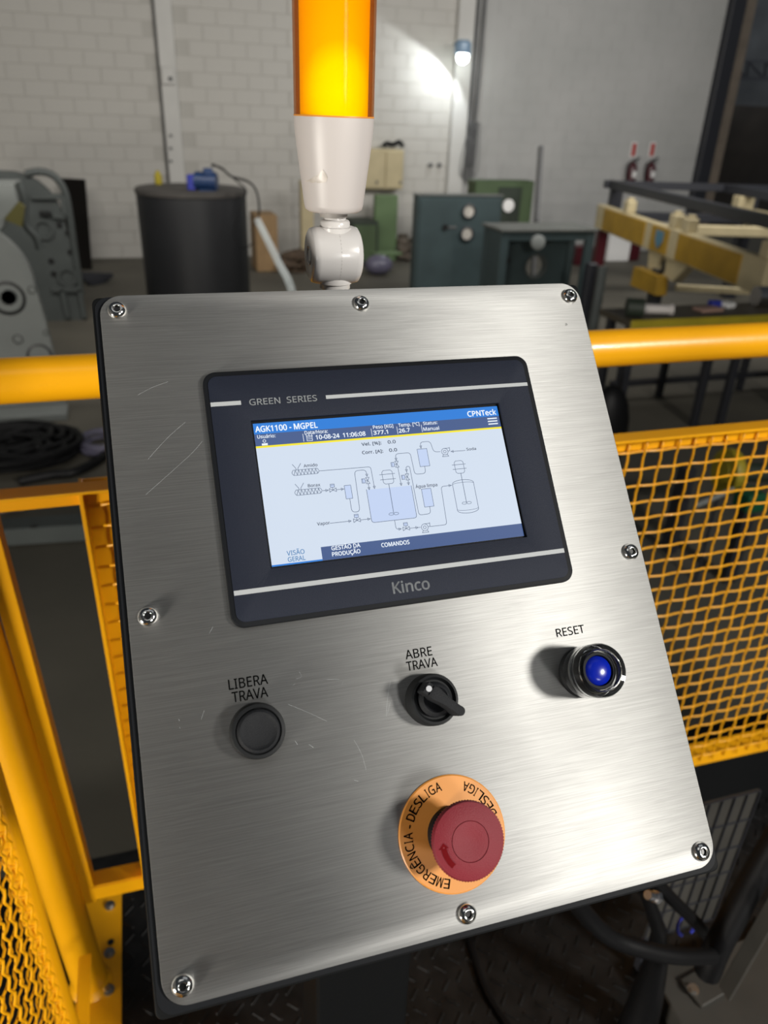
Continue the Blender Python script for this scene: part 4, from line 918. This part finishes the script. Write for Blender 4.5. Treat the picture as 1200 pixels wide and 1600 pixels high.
def prop(cx, cy):
    arc(cx - 1.5, cy, 1.5, 0.75, 0, 360, 12, .25); arc(cx + 1.5, cy, 1.5, 0.75, 0, 360, 12, .25)
screwconv(18.4, 31.8); screwconv(18.4, 43.8)
pl([(34.8, 32.0), (65.6, 32.3), (65.8, 45.4)]); tri(65.8, 45.2, 0, 1)
seg((34.8, 44.1), (38.4, 44.1)); tri(37.4, 44.1, 1, 0); valve(40.9, 44.3); seg((43.0, 44.3), (47.6, 44.3)); tri(46.6, 44.3, 1, 0)
rect(47.9, 42.3, 51.8, 50.4); pl([(50.0, 50.5), (50.0, 58.8), (54.8, 58.8), (55.4, 33.9), (62.4, 33.9), (62.5, 38.0)], .3, 2.2); tri(62.5, 37.4, 0, 1); valve(62.5, 40.6, True); seg((62.5, 42.6), (62.5, 46.0)); tri(62.5, 45.6, 0, 1)
seg((36.2, 63.8), (48.8, 63.8)); tri(48.0, 63.8, 1, 0); valve(52.2, 63.8); seg((54.2, 63.8), (60.4, 63.8)); tri(59.4, 63.8, 1, 0)
pl([(60.8, 46.0), (60.8, 66.2), (88.5, 66.2), (88.5, 46.4)], .30, 1.8)
motor(71.8, 35.4, 78.2, 43.8); seg((74.9, 43.8), (74.8, 61.6), .35); prop(74.8, 62.3)
pl([(82.4, 45.4), (82.2, 34.0)]); tri(82.4, 45.0, 0, 1); valve(82.0, 32.2, True); pl([(82.0, 30.4), (82.0, 25.7), (91.5, 25.7), (92.0, 39.6), (98.9, 39.6), (99.1, 35.2)], .3, 2.0); tri(82.0, 29.2, 0, 1)
rect(96.2, 24.0, 102.4, 35.1); pl([(98.9, 23.8), (98.9, 19.6), (105.4, 19.6), (106.5, 26.6), (110.6, 26.8)], .3, 2.0); tri(98.9, 22.8, 0, 1); pump(113.6, 27.0); seg((117.4, 27.3), (127.0, 27.4)); tri(118.4, 27.3, -1, 0)
pl([(87.0, 45.6), (87.2, 42.8)]); tri(87.0, 45.0, 0, 1); valve(87.1, 40.7, True); pl([(87.2, 38.8), (87.3, 34.2), (89.6, 34.2), (90.0, 64.8), (97.4, 64.6), (97.6, 60.2)], .3, 1.8); tri(87.2, 36.8, 0, 1)
rect(94.4, 49.1, 100.3, 60.3)
pl([(74.6, 66.4), (74.6, 71.8), (77.8, 71.8)]); tri(77.0, 71.8, 1, 0); valve(80.8, 72.0); seg((82.8, 72.0), (89.6, 72.2)); tri(87.4, 72.1, 1, 0); pump(92.2, 72.5); pl([(95.6, 72.4), (106.2, 72.4), (107.0, 48.7), (114.0, 48.6)], .3, 1.8); tri(112.8, 48.6, 1, 0)
seg((114.5, 48.0), (114.5, 64.8)); seg((128.2, 48.0), (128.2, 64.8)); arc(121.35, 48.0, 6.85, 2.2, 180, 360, 14); arc(121.35, 48.4, 6.85, 1.0, 180, 360, 14, .22); arc(121.35, 64.6, 6.85, 2.2, 0, 180, 14); arc(121.35, 64.0, 6.85, 1.0, 0, 180, 14, .22)
motor(118.2, 33.6, 124.0, 41.6); seg((121.2, 41.6), (121.2, 60.0), .35); prop(121.3, 60.5)
gw.build('process_diagram', E_line, ts, world=False, smooth=0, recalc=False)
gw = MB()
def fill(x0, y0, x1, y1):
    vs = [gw.bm.verts.new((mm(SX + U(x)), -mm(SY + U(y)), HS + 0.00004)) for x, y in ((x0, y1), (x1, y1), (x1, y0), (x0, y0))]; gw.bm.faces.new(vs)
fill(61.0, 46.2, 88.3, 66.0); fill(96.2, 24.0, 102.4, 35.1); fill(94.4, 49.1, 100.3, 60.3); fill(47.9, 42.3, 51.8, 50.4)
for x, y in ((58.9, 40.6), (78.4, 32.2), (83.5, 40.7)): fill(x, y - 1.3, x + 2, y + 1.3)
for x, y in ((39.7, 40.7), (51.0, 60.2), (79.6, 68.4)): fill(x, y, x + 2.4, y + 1.9)
gw.build('tank_fills', E_tank, ts, world=False, smooth=0, recalc=False)
gw = MB()
for y in (8.0, 9.8, 11.6): seg((146.0, y), (152.0, y), 0.75)
for x in (28.2, 69.8, 86.0, 101.7): seg((x, 8.6), (x, 13.2), 0.28)
arc(5.3, 11.0, 0.8, 0.8, 0, 360, 12, 0.3)
for i in range(4): seg((3.7, 12.6 + 0.3 * i), (6.9, 12.6 + 0.3 * i), 0.34)
rect(30.2, 10.0, 33.4, 13.0, .28)
for i in range(3): seg((29.9 + i * 1.7, 9.3), (30.3 + i * 1.7, 10.3), .3)
for i in range(2): seg((30.6, 10.9 + i), (33.0, 10.9 + i), .25)
gw.build('screen_icons', E_txt, ts, world=False, smooth=0, recalc=False)
# ---- push button, black
BY = 252.4
c = Vector((mm(58.2), -mm(BY), 0))
pbn = MB().lathe([(0.0, 0), (0.0142, 0), (0.0143, 0.0015), (0.0138, 0.0095), (0.0132, 0.0108), (0.0118, 0.0112), (0.0113, 0.0108), (0.0113, 0.008), (0, 0.008)], c, seg=64).build('push_button', M['ring'], con, world=False, label='black push button under the words LIBERA TRAVA')
MB().lathe([(0, 0.0075), (0.0110, 0.0075), (0.0110, 0.0110), (0.0105, 0.0122), (0.0094, 0.0128), (0.0086, 0.0122), (0.0072, 0.0117), (0, 0.0115)], c, seg=64).build('button_cap', M['butt'], pbn, world=False, smooth=60)
# ---- selector switch
c = Vector((mm(153.2), -mm(BY), 0))
sel = MB().lathe([(0, 0), (0.0140, 0), (0.0141, 0.0015), (0.0138, 0.0085), (0.0130, 0.0105), (0.0118, 0.0108), (0.0112, 0.0098), (0.0105, 0.0088), (0, 0.0082)], c, seg=64).build('selector_switch', M['ring'], con, world=False, label='black rotary selector with a lever under the words ABRE TRAVA')
MB().lathe([(0.0, 0.008), (0.0095, 0.0085), (0.0090, 0.0115), (0.0070, 0.0125), (0.0045, 0.0105), (0, 0.0100)], c, seg=48).build('rotor', M['butt'], sel, world=False, smooth=60)
p0 = Vector((0.1487, -0.2472)); p1 = Vector((0.1634, -0.2610)); dd = (p1 - p0).normalized(); nn = Vector((-dd.y, dd.x))
out = []
for (al, ha) in ((0.0, 0.0030), (0.003, 0.0036), (0.010, 0.0024), (0.017, 0.0024)):
    q = p0 + dd * al + nn * ha; out.append((q.x, q.y))
for a in range(0, 181, 22):
    q = p1 - dd * 0.0012 + nn * 0.0026 * math.cos(R(a)) + dd * 0.0026 * math.sin(R(a)); out.append((q.x, q.y))
for (al, ha) in ((0.017, -0.0024), (0.010, -0.0024), (0.003, -0.0036), (0.0, -0.0030)):
    q = p0 + dd * al + nn * ha; out.append((q.x, q.y))
MB().prism(out, 0.0100, 0.0220, None, 0.0006).build('lever', M['butt'], sel, world=False)
q = p0 - dd * 0.0015
MB().cyl((q.x, q.y, 0.011), (q.x, q.y, 0.0215), 0.0016, seg=20).build('white_marker', M['white_dot'], sel, world=False)
MB().box((q.x, q.y, 0.0155), (0.0046, 0.0066, 0.0110), Matrix.Rotation(math.atan2(dd.y, dd.x), 4, 'Z'), 0.0006).build('lever_head', M['butt'], sel, world=False)
# ---- reset button
c = Vector((mm(247.6), -mm(BY), 0))
rs = MB().lathe([(0, 0), (0.0145, 0), (0.0145, 0.002), (0.0128, 0.0035), (0.0122, 0.008), (0.0122, 0.010), (0, 0.010)], c, seg=64).build('reset_button', M['ring'], con, world=False, label='blue illuminated push button in a clear guard ring under RESET')
MB().lathe([(0.0122, 0.0042), (0.0142, 0.0045), (0.0149, 0.006), (0.0150, 0.0225), (0.0144, 0.0240), (0.0118, 0.0243), (0.0110, 0.0232), (0.0108, 0.0075), (0.0122, 0.0042)], c, seg=72).build('guard_ring', M['acrylic'], rs, world=False, smooth=50)
MB().lathe([(0.0106, 0.009), (0.0106, 0.0195), (0.0100, 0.0208), (0.0086, 0.0208), (0.0084, 0.0195), (0.0084, 0.012), (0.0, 0.012)], c, seg=64).build('inner_sleeve', M['rim'], rs, world=False)
MB().lathe([(0.0120, 0.0075), (0.0121, 0.012), (0.0115, 0.0125), (0.0108, 0.012)], c, seg=64).build('chrome_collar', M['chrome'], rs, world=False)
MB().lathe([(0.0083, 0.012), (0.0083, 0.0185), (0.0079, 0.0196), (0.0045, 0.0206), (0, 0.0212)], c, seg=64).build('blue_lens', M['blue'], rs, world=False, smooth=60)
# ---- emergency stop
c = Vector((mm(152.9), -mm(322.2), 0))
es = MB().lathe([(0, 0), (0.0295, 0), (0.0297, 0.0006), (0.0290, 0.0012), (0, 0.0012)], c, seg=96).build('emergency_stop', M['disc'], con, world=False, label='orange yellow legend disc with a red mushroom emergency stop button')
MB().lathe([(0.0, 0.001), (0.0140, 0.001), (0.0140, 0.006), (0.0120, 0.008), (0.0115, 0.0165), (0, 0.0165)], c, seg=48).build('button_stem', M['rim'], es, world=False)
MB().lathe([(0, 0.0160), (0.0110, 0.0160), (0.0150, 0.0190), (0.0180, 0.0228), (0.0189, 0.0240), (0.0190, 0.0256), (0.0182, 0.0271), (0.0140, 0.0285), (0.0098, 0.0289), (0.00965, 0.0284), (0.0094, 0.0289), (0.0072, 0.0288), (0.004, 0.0283), (0, 0.0280)], c, seg=160, rip=0.00022, rsel=(3, 4, 5)).build('mushroom_cap', M['red'], es, world=False, smooth=35)
# rotation arrow on the cap
gw = MB(); r0, r1 = 0.0128, 0.0154; N = 14; a0, a1 = 222, 182
prev = None
def capz(r): return 0.0289 - max(0, (r - 0.0098)) / (0.0042) * 0.0004 if r < 0.0140 else 0.0285 - (r - 0.0140) / 0.0042 * 0.0014
ins = []; outs = []
for i in range(N + 1):
    a = R(a0 + (a1 - a0) * i / N)
    ins.append(gw.bm.verts.new((c.x + r0 * math.cos(a), c.y + r0 * math.sin(a), capz(r0) + 0.0002))); outs.append(gw.bm.verts.new((c.x + r1 * math.cos(a), c.y + r1 * math.sin(a), capz(r1) + 0.0002)))
for i in range(N): gw.bm.faces.new((ins[i], ins[i + 1], outs[i + 1], outs[i]))
a = R(182)
h = [gw.bm.verts.new((c.x + rr * math.cos(R(an)), c.y + rr * math.sin(R(an)), capz(rr) + 0.0002)) for rr, an in ((0.0116, 183), (0.0166, 183), (0.0141, 172))]
gw.bm.faces.new(h)
gw.build('arrow', M['reddk'], es, world=False, smooth=0)
# legend words round the disc
def ring_text(s, ang0, ang1, rad, cap, outward=True):
    gw = MB(); wds = [0.30 if ch == ' ' else (0.34 if ch in 'I-' else 0.72) for ch in s]; tot = sum(wds); acc = 0
    for ch, wd in zip(s, wds):
        f = (acc + wd / 2) / tot; acc += wd; an = ang0 + (ang1 - ang0) * f
        if ch == ' ': continue
        rot = R(an - 90) if outward else R(an + 90)
        rb = rad - cap / 2 if outward else rad + cap / 2
        x = c.x * 1000 + rb * math.cos(R(an)); y = -c.y * 1000 - rb * math.sin(R(an))
        text(ch, x, y, 0.85 if ch == 'I' else (1.6 if ch == '-' else cap * 0.68), cap, None, None, 0.0013, align='C', rot=rot, grp=gw, bold=0.06)
    gw.build('legend_words', M['ink'], es, world=False, smooth=0)
ring_text('EMERGÊNCIA - DESLIGA', 256, 94, 24.6, 4.7)
ring_text('DESLIGA', 10, 66, 24.6, 4.7, False)
# ---- support post below the console (stands on the platform)
pa = P(495, 1520, 0.47); pb_ = P(641, 1520, 0.47)
MB().span((pa.x, 0.47, PZ + 0.008), (pb_.x, 0.56, 1.92), 0.003).build('support_post', M['black'], con, label='dark square support post under the enclosure')
MB().span((pa.x - 0.02, 0.44, PZ), (pb_.x + 0.02, 0.60, PZ + 0.008), 0.001).build('foot_plate', M['black'], con)
# ================================================================== SIGNAL LIGHT
bx = Vector((0.1265, 0.52, 0))
zj = CZ - 0.0865                     # joint centre
zc0 = P(522, 330, 0.52).z; zc1 = P(521, 182, 0.52).z
s = thing('signal_light', 'amber signal light on a white swivel joint above the steel panel', 'signal light', (bx.x, bx.y, zj - 0.06))
rt = 0.0250
MB().lathe([(0, zc0 + 0.001), (0.0165, zc0), (0.0185, zc0 + 0.0015), (0.0192, zc0 + 0.004), (0.0238, zc1 - 0.016), (0.0248, zc1 - 0.006), (0.0250, zc1), (0.0225, zc1), (0, zc1 - 0.001)], (bx.x, bx.y, 0), seg=72).build('base_cup', M['ivory_matt'], s, smooth=60)
MB().lathe([(0.0, zc0 - 0.0035), (0.0090, zc0 - 0.0035), (0.0092, zc0 + 0.0012), (0, zc0 + 0.0012)], (bx.x, bx.y, 0), seg=40).build('washer', M['seam'], s)
# lens: clear outer tube, glowing core
glow = bpy.data.materials.new('lit amber core'); glow.use_nodes = True; nt = glow.node_tree; b = nt.nodes['Principled BSDF']
b.inputs['Base Color'].default_value = (0.5, 0.2, 0.0, 1); b.inputs['Roughness'].default_value = 0.6; b.inputs['Specular IOR Level'].default_value = 0.0
tc = nt.nodes.new('ShaderNodeTexCoord'); sx = nt.nodes.new('ShaderNodeVectorMath'); sx.operation = 'DISTANCE'
nt.links.new(tc.outputs['Object'], sx.inputs[0]); sx.inputs[1].default_value = (0.0, -0.02, zc1 + 0.013 - (zj - 0.06))
rp = nt.nodes.new('ShaderNodeValToRGB'); e = rp.color_ramp.elements
e[0].position = 0.0; e[0].color = (1.3, 1.15, 0.0, 1); e[1].position = 1.0; e[1].color = (1.05, 0.50, 0.002, 1)
x1_ = e.new(0.35); x1_.color = (1.2, 1.0, 0.0, 1); x2_ = e.new(0.60); x2_.color = (1.05, 0.56, 0.002, 1)
mr = nt.nodes.new('ShaderNodeMapRange'); mr.inputs[1].default_value = 0.0; mr.inputs[2].default_value = 0.045
nt.links.new(sx.outputs['Value'], mr.inputs[0]); nt.links.new(mr.outputs[0], rp.inputs[0]); nt.links.new(rp.outputs[0], b.inputs['Emission Color']); b.inputs['Emission Strength'].default_value = 1.0
rin = 0.0210
MB().lathe([(0, zc1 + 0.0005), (rin, zc1 + 0.0005), (rin, zc1 + 0.12), (0, zc1 + 0.12)], (bx.x, bx.y, 0), seg=64).build('amber_core', glow, s)
amb = glass('amber tinted clear lens', (1.0, 0.86, 0.66), 0.01, 0.04)
amb.node_tree.nodes['Principled BSDF'].inputs['Base Color'].default_value = (0.25, 0.06, 0.0, 1); amb.node_tree.nodes['Principled BSDF'].inputs['Specular IOR Level'].default_value = 0.4
MB().lathe([(0.0249, zc1), (0.0249, zc1 + 0.125), (0.020, zc1 + 0.129), (0, zc1 + 0.130)], (bx.x, bx.y, 0), seg=72).build('lens_tube', amb, s)
MB().lathe([(0.0235, zc1), (0.0235, zc1 + 0.122)], (bx.x, bx.y, 0), seg=72).build('lens_inner_wall', amb, s)
MB().lathe([(0.0249, zc1 - 0.0006), (0.0251, zc1), (0.0249, zc1 + 0.0006)], (bx.x, bx.y, 0), seg=72).build('lens_rim', M['disc'], s)
# stain on the cup (dried glue)
gw = MB()
def cup_pt(px, py, lift=0.0002):
    d = ray(px, py); rr = 0.021
    for _ in range(6):
        a = d.x ** 2 + d.y ** 2; b_ = -2 * (d.x * bx.x + d.y * bx.y); c_ = bx.x ** 2 + bx.y ** 2 - rr * rr
        t_ = (-b_ - math.sqrt(max(0, b_ * b_ - 4 * a * c_))) / (2 * a); q = d * t_; f = (q.z + CZ - zc0) / (zc1 - zc0); zr_ = min(max(q.z + CZ, zc0 + 0.004), zc1 - 0.016); rr = 0.0192 + 0.0046 * (zr_ - zc0 - 0.004) / (zc1 - zc0 - 0.020) + lift
    return Vector((q.x, q.y, q.z + CZ))
pts = [(476, 284), (482, 281), (490, 277), (498, 272), (504, 265), (508, 270), (512, 277), (510, 285), (500, 286), (486, 286)]
cx_ = sum(p[0] for p in pts) / len(pts); cy_ = sum(p[1] for p in pts) / len(pts); rows = []
for k in range(1, 6):
    rows.append([gw.bm.verts.new(cup_pt(cx_ + (p[0] - cx_) * k / 5, cy_ + (p[1] - cy_) * k / 5)) for p in pts])
cc = gw.bm.verts.new(cup_pt(cx_, cy_)); n_ = len(pts)
for i in range(n_):
    gw.bm.faces.new((rows[0][i], rows[0][(i + 1) % n_], cc))
    for k in range(4): gw.bm.faces.new((rows[k][i], rows[k + 1][i], rows[k + 1][(i + 1) % n_], rows[k][(i + 1) % n_]))
gw.build('glue_stain', M['stain'], s)
# swivel joint: horizontal drum with a stub above and below
MB().lathe([(0, -0.0165), (0.0040, -0.0165), (0.0042, -0.0145), (0.0048, -0.0165), (0.0150, -0.0168), (0.0172, -0.0155), (0.0182, -0.0120), (0.0186, 0.0), (0.0186, 0.0120), (0.0176, 0.0155), (0.0150, 0.0170), (0, 0.0170)], (bx.x, bx.y, zj), (1, 0, 0), 64).build('swivel_drum', M['ivory'], s, smooth=50)
MB().lathe([(0.0, zj + 0.012), (0.0112, zj + 0.012), (0.0112, zj + 0.0178), (0.0098, zj + 0.0184), (0.0098, zj + 0.0210), (0.0090, zj + 0.0222), (0.0072, zj + 0.0226), (0.0070, zc0 - 0.002), (0, zc0 - 0.002)], (bx.x + 0.001, bx.y, 0), seg=48).build('upper_stub', M['ivory'], s, smooth=50)
MB().lathe([(0.0, zj - 0.010), (0.0118, zj - 0.010), (0.0118, zj - 0.0180), (0.0104, zj - 0.0186), (0.0104, zj - 0.0215), (0.0080, zj - 0.0225), (0.0080, zj - 0.075), (0, zj - 0.075)], (bx.x + 0.001, bx.y, 0), seg=48).build('lower_stub', M['ivory'], s, smooth=50)
gw = MB().tube([(bx.x + 0.0012, bx.y - 0.0184 * math.cos(R(a)), zj + 0.0184 * math.sin(R(a))) for a in range(-50, 62, 8)], 0.0003, 4)
gw.build('mould_seam', M['seam'], s)
MB().lathe([(0.0055, -0.0166), (0.006, -0.0172), (0.0065, -0.0166)], (bx.x, bx.y, zj), (1, 0, 0), 40).build('drum_ring', M['ivory'], s)
# ================================================================== LOWER RIGHT: hoses and brackets on the platform
def Pz(px, py, y): return P(px, py, y)
mb = MB().tube([P(1250, 1250, .56), P(1190, 1350, .54), P(1150, 1425, .52), P(1120, 1482, .505), P(1105, 1520, .50)], 0.019, 12, smooth=6)
mb.build('thick_hose', M['cable'], label='thick black hose rising to the right edge of the photo', cat='hose')
mb = MB().tube([P(868, 1335, .37), P(884, 1375, .45), P(908, 1420, .50), P(950, 1462, .50), P(1005, 1483, .49), P(1060, 1494, .485), P(1112, 1494, .49)], 0.0115, 12, smooth=6)
mb.build('cable_loom', M['cable'], label='black ribbed cable loom sagging under the panel corner', cat='cable')
mb = MB().tube([P(1020, 1370, .54), P(1045, 1400, .545), P(1082, 1436, .55), P(1105, 1462, .55)], 0.0095, 10, smooth=6)
mb.build('black_hose', M['cable'], label='shorter black hose crossing down to the cable loom', cat='hose')
mb = MB().tube([P(1006, 1380, .555), P(1018, 1420, .56), P(1030, 1455, .565), P(1026, 1500, .57), P(1010, 1560, .57), P(985, 1640, .565)], [0.010, 0.010, 0.012, 0.018, 0.026, 0.034], 12)
mb.build('black_duct', M['cable'], label='black flared duct dropping to the platform beneath the loom', cat='duct')
MB().beam(P(1222, 1395, .49), P(1132, 1552, .49), 0.005, 0.024, 0.001, up=(0, 1, 0)).build('flat_bar', M['beige'], label='beige flat steel bar leaning at the lower right corner', cat='bar')
t = thing('bracket_base', 'beige steel base with a bolted square plate at the lower right corner', 'bracket', P(1130, 1600, .70))
q = F(1150, 1570, PZ)
MB().span((F(1040, 1600, PZ).x, 0.40, PZ), (F(1200, 1600, PZ).x + 0.25, F(1080, 1492, PZ + .05).y, PZ + 0.05), 0.003).build('base_block', M['beige'], t)
c = F(1098, 1542, PZ + 0.055); 
MB().box(c, (0.055, 0.05, 0.008), Matrix.Rotation(0.15, 4, 'Z'), 0.001).build('square_plate', M['beige'], t)
c = F(1083, 1546, PZ + 0.06); MB().cyl(c, c + Vector((0, 0, 0.006)), 0.0075, seg=6).cyl(c - Vector((0, 0, .001)), c + Vector((0, 0, 0.001)), 0.010, seg=20).build('bolt', M['zinc'], t)
c = P(1072, 1446, .58)
pts = [c + Vector((0.016 * math.cos(R(a)), 0.006 * math.sin(R(a)), 0.016 * math.sin(R(a)))) for a in range(-60, 250, 20)]
MB().tube(pts, 0.0028, 8, smooth=2).build('blue_cable', M['bluecab'], label='thin blue cable bent in a loop at the lower right', cat='cable')
c = P(1012, 1398, .49); MB().cyl(c, c + Vector((0.012, 0, -0.008)), 0.006, seg=12).cyl(c + Vector((0.012, 0, -.008)), c + Vector((0.018, 0, -0.012)), 0.008, seg=6).build('hose_fitting', M['alu'], label='small shiny hose fitting just below the panel edge', cat='fitting')
mb = MB().tube([F(728, 1440, PZ + .006), F(740, 1490, PZ + .006), F(760, 1550, PZ + .006), F(800, 1610, PZ + .006), F(850, 1660, PZ + .006)], 0.006, 8, smooth=5)
mb.build('thin_cable', M['cable'], label='thin black cable lying on the checker plate under the panel', cat='cable')
a = P(1072, 1290, .86)
t = thing('mesh_plate', 'dim beige perforated plate behind the black hoses at lower right', 'grating', P(1120, 1330, .66))
xx0 = P(1078, 1320, .66).x; xx1 = P(1160, 1320, .66).x; z1 = P(1110, 1258, .66).z; z0 = max(PZ + 0.01, P(1110, 1440, .66).z); xx0 -= 0.03
MB().span((xx0, .665, z0), (xx1, .668, z1)).build('back_sheet', M['beige'], t, smooth=0)
n = 6
for k in range(n + 1): MB().span((xx0 + (xx1 - xx0) * k / n - .001, .662, z0), (xx0 + (xx1 - xx0) * k / n + .001, .665, z1)).build('bar', M['darksteel'], t)
for k in range(6): MB().span((xx0, .662, z0 + (z1 - z0) * k / 5 - .001), (xx1, .665, z0 + (z1 - z0) * k / 5 + .001)).build('bar', M['darksteel'], t)
MB().span((xx0, .658, PZ), (xx0 + .01, .67, z0)).build('foot', M['darksteel'], t)
# black board added for the dark shadow band under the mesh
MB().span((0.65, .93, PZ), (2.2, .94, CZ - 1.19), 0.001).build('shade_board', M['black'], label='black board standing for the shadow band below the mesh at the right', cat='board')
